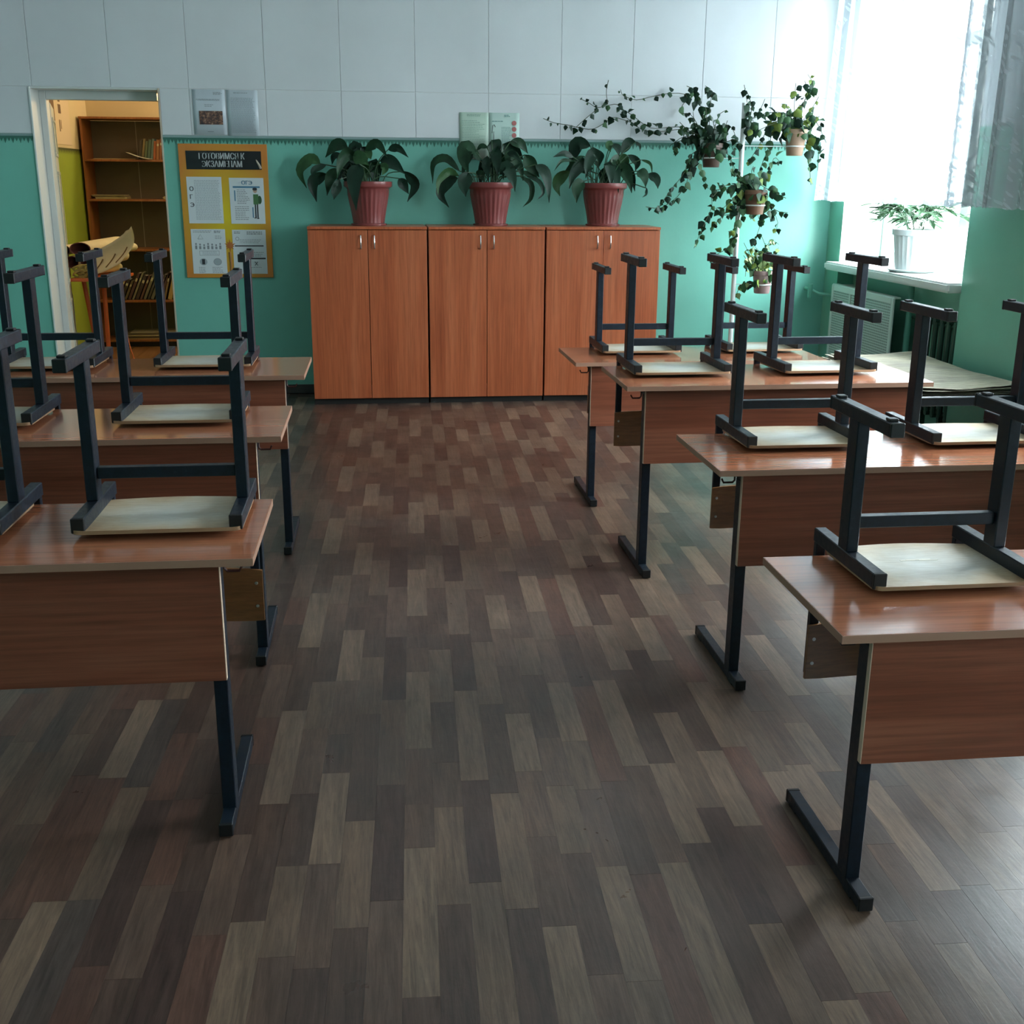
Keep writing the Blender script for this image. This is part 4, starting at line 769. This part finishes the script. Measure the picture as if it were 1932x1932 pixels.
# ------------------------------------------------------------------ upturned chairs (origin: desk surface under the seat front)
def rounded(w_, y0, y1, r, bow):
    pts = []
    for cx, cy, a0 in ((w_ / 2 - r, y0 + r, -90), (w_ / 2 - r * .6, y1 - r * .6, 0), (-w_ / 2 + r * .6, y1 - r * .6, 90), (-w_ / 2 + r, y0 + r, 180)):
        rr = r if a0 in (-90, 180) else r * .6
        for k in range(5): a = math.radians(a0 + 22.5 * k); pts.append((cx + rr * math.cos(a), cy + rr * math.sin(a)))
        if a0 == 0:
            for k in range(1, 8): x = (w_ / 2 - r) * (1 - 2 * k / 8); pts.append((x, y1 + bow * (1 - (x / (w_ / 2)) ** 2)))
    return pts
def make_chair(label, hgt):
    t = empty('school_chair', (0, 0, 0), label, 'chair', 'school chairs turned upside down on the desks')
    o = rounded(.386, 0, .276, .018, .042); q = MB(); n = len(o)
    zf = lambda x, y: .0045 + .0065 * (abs(x) / .19) ** 3 + .004 * max(0, (.05 - y) / .05)
    rings = [(1.0, 0), (1.0, 1), (.7, 1), (.35, 1)]
    cy = .15
    for s_, top in ((.35, 0), (.7, 0), (1, 0), (1, 1), (.7, 1), (.35, 1)):
        for x, y in o: xx, yy = x * s_, cy + (y - cy) * s_; q.v.append((xx, yy, zf(xx, yy) + top * .009))
    for j in range(5):
        for k in range(n): q.f.append((j * n + k, j * n + (k + 1) % n, (j + 1) * n + (k + 1) % n, (j + 1) * n + k)); q.m.append(1 if j == 2 else 0)
    q.f.append(tuple(reversed(range(n)))); q.m.append(0); q.f.append(tuple(5 * n + k for k in range(n))); q.m.append(0)
    q.build('seat', [M_ply, M_plyedge], t, smooth=True)
    RB, RT = .0155, .050
    for s in (-1, 1):
        x0, x1 = (-.1935, -.1635) if s < 0 else (.1635, .1935)
        r_ = MB().box((x0, .014, RB), (x1, .352, RT), 0, .0022).build('seat_rail', M_frame, t)
        MB().box((x0 - .0006, .006, RB - .0006), (x1 + .0006, .0145, RT + .0006), 0, .002).build('end_cap', M_cap, r_)
        MB().box((x0 + .001, .160, RT - .001), (x1 - .001, .210, hgt - .034), 0, .0022).build('leg', M_frame, t)
        f = MB().box((x0, .006, hgt - .036), (x1, .316, hgt - .006), 0, .0022).build('foot_bar', M_frame, t)
        for a, b in ((-.002, .0065), (.3155, .324)): MB().box((x0 - .0006, a, hgt - .0366), (x1 + .0006, b, hgt - .0054), 0, .002).build('end_cap', M_cap, f)
        for a in (.018, .284): MB().box((x0 + .005, a, hgt - .006), (x1 - .005, a + .022, hgt), 0, .0015).build('rubber_pad', M_cap, f)
        MB().box((x0 + .002, .334, -.335), (x1 - .004, .352, RB), 0, .002).build('back_post', M_frame, t)
    MB().box((-.1635, .172, .102), (.1635, .197, .130), 0, .0015).build('cross_bar', M_frame, t)
    b = MB(); nx = 12
    for j, (z, th) in enumerate(((-.345, 0), (-.345, .009), (-.195, .009), (-.195, 0))):
        for i in range(nx + 1):
            x = -.197 + .394 * i / nx; b.v.append((x, .324 + .016 * (1 - (x / .197) ** 2) + th, z + (.004 * (abs(x) / .197) ** 8) * (1 if z < -.3 else -1)))
    m_ = nx + 1
    for j in range(4):
        for i in range(nx): b.f.append((j * m_ + i, j * m_ + i + 1, ((j + 1) % 4) * m_ + i + 1, ((j + 1) % 4) * m_ + i)); b.m.append(0)
    b.f.append((0, m_, 2 * m_, 3 * m_)); b.f.append((nx, 3 * m_ + nx, 2 * m_ + nx, m_ + nx)); b.m += [0, 0]
    bk = b.build('backrest', M_backply, t, smooth=True)
    for sx_ in (-1, 1):
        for z in (-.235, -.300): MB().lathe([(.0001, .002), (.004, .0014), (.0048, 0)], 10).build('rivet', M_rivet, bk).matrix_local = Matrix.Translation((sx_ * .180, .3258, z)) @ Matrix.Rotation(math.pi / 2, 4, 'X')
    return t
CH = [('L1', -.518, 2.567, .425, 0.0, 'upturned chair at the aisle end of the nearest left desk, with a broad worn seat'),
      ('L1', -1.060, 2.572, .452, .0, 'upturned chair on the nearest left desk, mostly cut off by the left edge'),
      ('L2', -.628, 3.531, .465, .0, 'upturned chair at the aisle end of the second left desk'),
      ('L2', -1.252, 3.531, .478, .0, 'upturned chair at the far left of the second left desk'),
      ('L3', -.700, 4.634, .463, .0, 'upturned chair at the aisle end of the farthest left desk'),
      ('L3', -1.318, 4.640, .465, .0, 'upturned chair on the farthest left desk, in front of the doorway'),
      ('R1', 1.243, 2.168, .388, .0, 'large upturned chair on the nearest right desk, its seat torn in the middle'),
      ('R2', 1.312, 3.245, .430, .0, 'upturned chair at the aisle end of the second right desk'),
      ('R2', 1.905, 3.240, .432, .0, 'upturned chair at the window end of the second right desk'),
      ('R3', 1.178, 4.225, .459, .0, 'upturned chair at the aisle end of the third right desk'),
      ('R3', 1.775, 4.225, .460, .03, 'upturned chair at the window end of the third right desk'),
      ('R4', 1.256, 5.250, .417, .0, 'upturned chair at the aisle end of the farthest right desk'),
      ('R4', 1.868, 5.262, .418, .03, 'upturned chair at the window end of the farthest right desk, before the ivy pole')]
protos = {}
for d, x, y, h, rz, lab in CH:
    H = DESKS[d][2]
    if h in protos: copy_tree(protos[h], (x, y, H), rz, lab)
    else: c = make_chair(lab, h); c.location = (x, y, H); c.rotation_euler = (0, 0, rz); protos[h] = c
    if d == 'R1':
        q = MB(); q.box((-.03, .19, .0137), (.03, .196, .0146), 0, .0003); q.box((.0, .186, .0137), (.045, .191, .0144), 0, .0003); q.box((-.045, .188, .0137), (-.01, .194, .0143)); q.build('torn_veneer', mat('bright_torn_wood', (.75, .72, .62), .5), protos[h])

# ------------------------------------------------------------------ low table with newspapers by the window wall
tb = empty('low_table', (2.93, 5.85, 0), 'low dark-edged table along the window wall, heaped with old newspapers', 'table')
TH_ = .455
MB().box((-.29, -.58, TH_ - .022), (.29, .58, TH_), 0, .003).build('table_top', mat('dark_table_top', (.03, .03, .032), .4), tb)
for x in (-.25, .25):
    for y in (-.53, .53): MB().box((x - .014, y - .014, 0), (x + .014, y + .014, TH_ - .022), 0, .002).build('leg', M_frame, tb)
MB().box((-.24, -.54, .26), (.24, -.52, .29)).build('stretcher', M_frame, tb); MB().box((-.262, -.54, TH_ - .075), (-.236, .54, TH_ - .0225)).build('apron', mat('brown_table_apron', (.07, .045, .03), .5), tb)
rn = random.Random(9); zz = TH_ + .0008
M_news = []
for i, c in enumerate([(.42, .40, .33), (.34, .33, .28), (.50, .47, .38), (.28, .25, .20)]):
    m = mat('old_newsprint_%d' % i, c, .75); vv = coords(m, (8, 90, 1), rand=5); nn = noise(m, vv, 1.2, 4, .7); v2 = coords(m, (2, 3, 1), rand=5); n2 = noise(m, v2, 1.5, 3, .6)
    L(m, mix(m, ramp(m, nn, [(.35, tuple(x * .55 for x in c)), (.6, c)]), ramp(m, n2, [(.35, (.75, .74, .70)), (.65, (1.15, 1.12, 1.0))]), 1.0, 'MULTIPLY'), P(m).inputs['Base Color']); M_news.append(m)
zw = lambda x, y: .012 + .012 * math.sin(7 * x + 2) * math.cos(5 * y) 
NL = ['lowest', 'second from the bottom', 'third from the bottom', 'middle', 'fourth from the top', 'third from the top', 'second from the top', 'topmost']
for i in range(8):
    th = .0052; sx_, sy_ = rn.uniform(.26, .285), rn.uniform(.545, .575); q = MB(); nx, ny = 6, 10; ax, ay = rn.uniform(-.022, .022), rn.uniform(-.03, .02)
    for k in (0, 1):
        for a in range(nx + 1):
            for b in range(ny + 1):
                x = -sx_ + 2 * sx_ * a / nx; y = -sy_ + 2 * sy_ * b / ny; edge = (1 if b in (0, ny) or a in (0, nx) else 0)
                q.v.append((x + rn.uniform(-.008, .008) * edge, y + rn.uniform(-.010, .010) * edge, k * (th - .0014) + zw(x, y) * i / 7))
    S_ = (nx + 1) * (ny + 1); idx = lambda k, a, b: k * S_ + a * (ny + 1) + b
    for a in range(nx):
        for b in range(ny): q.f += [(idx(1, a, b), idx(1, a + 1, b), idx(1, a + 1, b + 1), idx(1, a, b + 1)), (idx(0, a, b), idx(0, a, b + 1), idx(0, a + 1, b + 1), idx(0, a + 1, b))]
    for a in range(nx): q.f += [(idx(0, a, 0), idx(0, a + 1, 0), idx(1, a + 1, 0), idx(1, a, 0)), (idx(0, a + 1, ny), idx(0, a, ny), idx(1, a, ny), idx(1, a + 1, ny))]
    for b in range(ny): q.f += [(idx(0, 0, b + 1), idx(0, 0, b), idx(1, 0, b), idx(1, 0, b + 1)), (idx(0, nx, b), idx(0, nx, b + 1), idx(1, nx, b + 1), idx(1, nx, b))]
    q.m = [0] * len(q.f)
    o = q.build('newspaper', M_news[[3, 1, 0, 3, 2, 1, 0, 2][i]], loc=(2.93 + ax, 5.85 + ay, zz)); o.rotation_euler = (0, 0, rn.uniform(-.012, .012)); zz += th
    tag(o, 'old newspaper, %s of the pile on the low table' % NL[i], 'newspaper', 'newspapers on the low table')

# ------------------------------------------------------------------ radiator cover, radiator, pipes
M_rc = mat('white_perforated_steel', (.50, .60, .55), .4); m = M_rc
tcx = N(m, 'ShaderNodeTexCoord'); sp = N(m, 'ShaderNodeSeparateXYZ'); L(m, tcx.outputs['Object'], sp.inputs[0])
def saw(out, off=0.0):
    a = N(m, 'ShaderNodeMath', operation='MULTIPLY_ADD'); a.inputs[1].default_value = 1 / .017; a.inputs[2].default_value = off; L(m, out, a.inputs[0])
    b = N(m, 'ShaderNodeMath', operation='FRACT'); L(m, a.outputs[0], b.inputs[0]); c = N(m, 'ShaderNodeMath', operation='SUBTRACT'); c.inputs[1].default_value = .5; L(m, b.outputs[0], c.inputs[0]); d = N(m, 'ShaderNodeMath', operation='ABSOLUTE'); L(m, c.outputs[0], d.inputs[0]); return d.outputs[0]
a1, a2 = saw(sp.outputs['Y']), saw(sp.outputs['Z'])
mxm = N(m, 'ShaderNodeMath', operation='MAXIMUM'); L(m, a1, mxm.inputs[0]); L(m, a2, mxm.inputs[1])
gt = N(m, 'ShaderNodeMath', operation='LESS_THAN'); gt.inputs[1].default_value = .30; L(m, mxm.outputs[0], gt.inputs[0])
L(m, mix(m, (.50, .60, .55), (.10, .16, .13), gt.outputs[0]), P(m).inputs['Base Color'])
M_rcf = mat('white_radiator_cover_paint', (.55, .66, .60), .35)
rc = empty('radiator_cover', (3.235, 7.33, .12), 'white perforated metal radiator cover under the window sill', 'radiator cover')
ya, yb_, zh = -.50, .50, .665
MB().box((.004, ya + .03, .03), (.007, yb_ - .03, zh - .035)).build('perforated_panel', M_rc, rc)
q = MB(); q.box((0, ya, 0), (.012, ya + .035, zh), 0, .003).box((0, yb_ - .035, 0), (.012, yb_, zh), 0, .003).box((0, ya + .035, zh - .04), (.012, yb_ - .035, zh), 0, .003).box((0, ya + .035, 0), (.012, yb_ - .035, .04), 0, .003); q.box((-.001, .16, .04), (.008, .185, zh - .04)); q.build('cover_frame', M_rcf, rc)
MB().box((.012, yb_ - .012, 0), (.165, yb_, zh), 0, .003).build('side_plate', M_rcf, rc); MB().box((.004, ya, zh - .006), (.05, yb_, zh + .006), 0, .003).build('top_plate', M_rcf, rc)
for y_ in (ya + .05, yb_ - .09): MB().box((.012, y_, -.12), (.05, y_ + .04, .0)).build('leg', M_rcf, rc)
M_rad = mat('green_radiator_paint', (.022, .075, .05), .4); rd = empty('radiator', (3.345, 6.50, .12), 'dark green ribbed radiator right of the white cover', 'radiator')
for i in range(5): q = MB(); yy = -.28 + i * .082; q.tube([(0, yy, 0), (0, yy, .58)], .016, 8); q.tube([(.045, yy, 0), (.045, yy, .58)], .016, 8); q.tube([(-.01, yy, .57), (.055, yy, .57)], .018, 8); q.tube([(-.01, yy, .01), (.055, yy, .01)], .018, 8); q.build('radiator_section', M_rad, rd, smooth=True)
MB().tube([(.02, -.30, .55), (.02, .30, .55)], .014, 8).tube([(.02, -.30, .03), (.02, .30, .03)], .014, 8).build('pipe', M_rad, rd, smooth=True)
MB().box((0.0, -.20, -.12), (.04, -.17, .0)).build('leg', M_rad, rd); MB().box((0, .05, -.12), (.04, .08, 0)).build('leg', M_rad, rd)
M_pipe = mat('green_pipe_paint', (.12, .40, .30), .35); pp = empty('heating_pipe', (3.22, 8.04, .70), 'green painted heating pipe with valve running from the corner to the radiator cover', 'pipe')
MB().tube([(-.06, .0, .03), (.0, -.02, .0), (.12, -.16, -.005)], .012, 8).build('pipe', M_pipe, pp, smooth=True)
MB().tube([(-.06, .0, -.03), (-.06, .0, .07)], .020, 8).tube([(-.06, .0, .03), (-.06, .095, .03)], .014, 8).build('valve', M_pipe, pp, smooth=True)
tag(MB().tube([(3.355, 6.90 - .05, .03), (3.355, 6.85, .878)], .020, 10).build('riser_pipe', M_pipe, smooth=True), 'green vertical heating pipe between cover and radiator', 'pipe')

# ------------------------------------------------------------------ plant on the window sill
wp = empty('potted_plant', (3.40, 6.97, .939), 'spiky pale plant in a white ribbed pot on the window sill', 'potted plant')
wp.scale = (1.25, 1.25, 1.22)
M_wpot = mat('white_plastic_pot', (.62, .68, .68), .35)
MB().lathe([(.0001, 0), (.105, 0), (.125, .014), (.118, .016), (.10, .006), (.0001, .006)], 32).build('saucer', M_wpot, wp, smooth=True)
MB().lathe([(.078, .007), (.082, .02), (.090, .09), (.098, .16), (.102, .185), (.112, .187), (.114, .215), (.105, .216), (.10, .19)], 72, flute=(1, 4, 24, .02)).build('pot', M_wpot, wp, smooth=True)
MB().lathe([(.0001, .2), (.101, .197)], 20).build('soil', M_soil, wp)
M_spk = leaf_mat('grey_green_spiky_leaf', (.05, .12, .055), .45)
def spike_mesh(k):
    b = MB(); b.v = [(0, 0, 0), (.16, .35, .05), (.12, .75, .02), (0, 1, -.08), (-.12, .75, .02), (-.16, .35, .05), (0, .5, -.02)]; b.f = [(i, (i + 1) % 6, 6) for i in range(6)]; b.m = [0] * 6
    me = bpy.data.meshes.new('leaf'); me.from_pydata(b.v, [], b.f); me.materials.append(M_spk); return me
sp_ = spike_mesh(0); rw = random.Random(21)
for i in range(17):
    a = rw.uniform(0, 6.283); rr = rw.uniform(.10, .26) * (1.5 if abs(math.sin(a)) > .6 else .6); hh = rw.uniform(.02, .16)
    if abs(math.cos(a)) > .8: rr = min(rr, .13)
    b0 = Vector((.03 * math.cos(a), .03 * math.sin(a), .2)); tip = Vector((rr * math.cos(a) - .02, rr * math.sin(a) + .06, .2 + hh)); mid = (b0 + tip) / 2 + Vector((0, 0, .08))
    pts = catmull([b0, mid, tip], 10); MB().tube(pts, .0022, 4, cap=False).build('stem', M_stem, wp)
    for k in range(2, 10):
        for s in (-1, 1):
            o = bpy.data.objects.new('leaf', sp_); COL.objects.link(o); o.parent = wp; o.location = pts[k]; s_ = rw.uniform(.06, .10); o.scale = (s_, s_, s_)
            o.rotation_euler = (rw.uniform(-.5, .6), rw.uniform(-.4, .4), math.atan2(tip.y, tip.x) - math.pi / 2 + s * rw.uniform(.4, .9))

# ------------------------------------------------------------------ tulle curtain
M_tul = bpy.data.materials.new('white_lace_tulle'); M_tul.use_nodes = True; m = M_tul; nt = m.node_tree; nt.nodes.clear()
out = N(m, 'ShaderNodeOutputMaterial'); tr = N(m, 'ShaderNodeBsdfTransparent'); df = N(m, 'ShaderNodeBsdfDiffuse'); tl = N(m, 'ShaderNodeBsdfTranslucent'); m1 = N(m, 'ShaderNodeMixShader'); m2 = N(m, 'ShaderNodeMixShader'); m1.inputs[0].default_value = .5
df.inputs[0].default_value = (.84, .90, .94, 1); tl.inputs[0].default_value = (.20, .24, .27, 1)
L(m, df.outputs[0], m1.inputs[1]); L(m, tl.outputs[0], m1.inputs[2])
uv = N(m, 'ShaderNodeTexCoord'); mp1 = N(m, 'ShaderNodeMapping'); mp1.inputs['Scale'].default_value = (64, 15, 1); mp0 = N(m, 'ShaderNodeMapping'); mp0.inputs['Rotation'].default_value = (0, 0, .62); L(m, uv.outputs['UV'], mp0.inputs[0]); L(m, mp0.outputs[0], mp1.inputs[0])
vo = N(m, 'ShaderNodeTexVoronoi'); vo.inputs['Scale'].default_value = 1.0; L(m, mp1.outputs[0], vo.inputs['Vector'])
lf_ = N(m, 'ShaderNodeMath', operation='LESS_THAN'); lf_.inputs[1].default_value = .42; L(m, vo.outputs['Distance'], lf_.inputs[0])
mp2 = N(m, 'ShaderNodeMapping'); mp2.inputs['Scale'].default_value = (2.4, 1.5, 1); L(m, uv.outputs['UV'], mp2.inputs[0]); nz = N(m, 'ShaderNodeTexNoise'); nz.inputs['Scale'].default_value = 1.6; nz.inputs['Detail'].default_value = 2; L(m, mp2.outputs[0], nz.inputs['Vector'])
sv = N(m, 'ShaderNodeSeparateXYZ'); L(m, uv.outputs['UV'], sv.inputs[0]); hm = N(m, 'ShaderNodeMath', operation='LESS_THAN'); hm.inputs[1].default_value = .13; L(m, sv.outputs['Y'], hm.inputs[0])
gt2 = N(m, 'ShaderNodeMath', operation='GREATER_THAN'); gt2.inputs[1].default_value = .48; L(m, nz.outputs['Fac'], gt2.inputs[0]); mxx = N(m, 'ShaderNodeMath', operation='MAXIMUM'); L(m, gt2.outputs[0], mxx.inputs[0]); L(m, hm.outputs[0], mxx.inputs[1])
mu = N(m, 'ShaderNodeMath', operation='MULTIPLY'); L(m, lf_.outputs[0], mu.inputs[0]); L(m, mxx.outputs[0], mu.inputs[1])
al = N(m, 'ShaderNodeMath', operation='MULTIPLY_ADD'); al.inputs[1].default_value = .28; al.inputs[2].default_value = .62; L(m, mu.outputs[0], al.inputs[0])
L(m, al.outputs[0], m2.inputs[0]); L(m, tr.outputs[0], m2.inputs[1]); L(m, m1.outputs[0], m2.inputs[2]); L(m, m2.outputs[0], out.inputs[0])
def curtain(y0, y1, x, label, seed):
    q = MB(); nu, nv = 260, 26; r = random.Random(seed); zt, zb = 3.02, 1.355; ph = [r.uniform(0, 6.28) for _ in range(4)]; uvs = []
    for i in range(nu + 1):
        u = i / nu
        for j in range(nv + 1):
            v_ = j / nv; y = y0 + (y1 - y0) * u - .16 * v_ * u ** 3; am = .020 + .020 * (1 - v_)
            dx = am * (math.sin((y1 - y0) * u * 2 * math.pi / .19 + ph[0] + 1.1 * math.sin(u * 9 + ph[1])) + .5 * math.sin((y1 - y0) * u * 2 * math.pi / .083 + ph[2]))
            zz = zb + (zt - zb) * v_ + (.012 * abs(math.sin(u * (y1 - y0) * math.pi / .055)) if j == 0 else 0)
            q.v.append((x + dx, y + .012 * math.sin(u * 60 + ph[3]) * (1 - v_), zz)); uvs.append((u * (y1 - y0), (1 - 0) * v_ * (zt - zb)))
    for i in range(nu):
        for j in range(nv): a = i * (nv + 1) + j; q.f.append((a, a + nv + 1, a + nv + 2, a + 1)); q.m.append(0)
    o = q.build('tulle_curtain', M_tul, smooth=True); ul = o.data.uv_layers.new(name='UVMap')
    for lp in o.data.loops: ul.data[lp.index].uv = uvs[lp.vertex_index]
    return tag(o, label, 'curtain')
curtain(4.55, 8.02, 3.13, 'sheer white lace tulle curtain in front of the bright window', 4)
curtain(-1.1, .95, 3.13, 'unseen tulle curtain added to dim the light of the added window beside the camera', 6)  # out of view, added to cut the light from the third window
rl = tag(MB().tube([(3.13, -1.3, 3.035), (3.13, 8.10, 3.035)], .012, 8).box((3.12, 4.4, 3.03), (3.30, 4.42, 3.045)).box((3.12, 7.9, 3.03), (3.30, 7.92, 3.045)).build('curtain_rail', M_white), 'white curtain rail above the window', 'curtain rail')
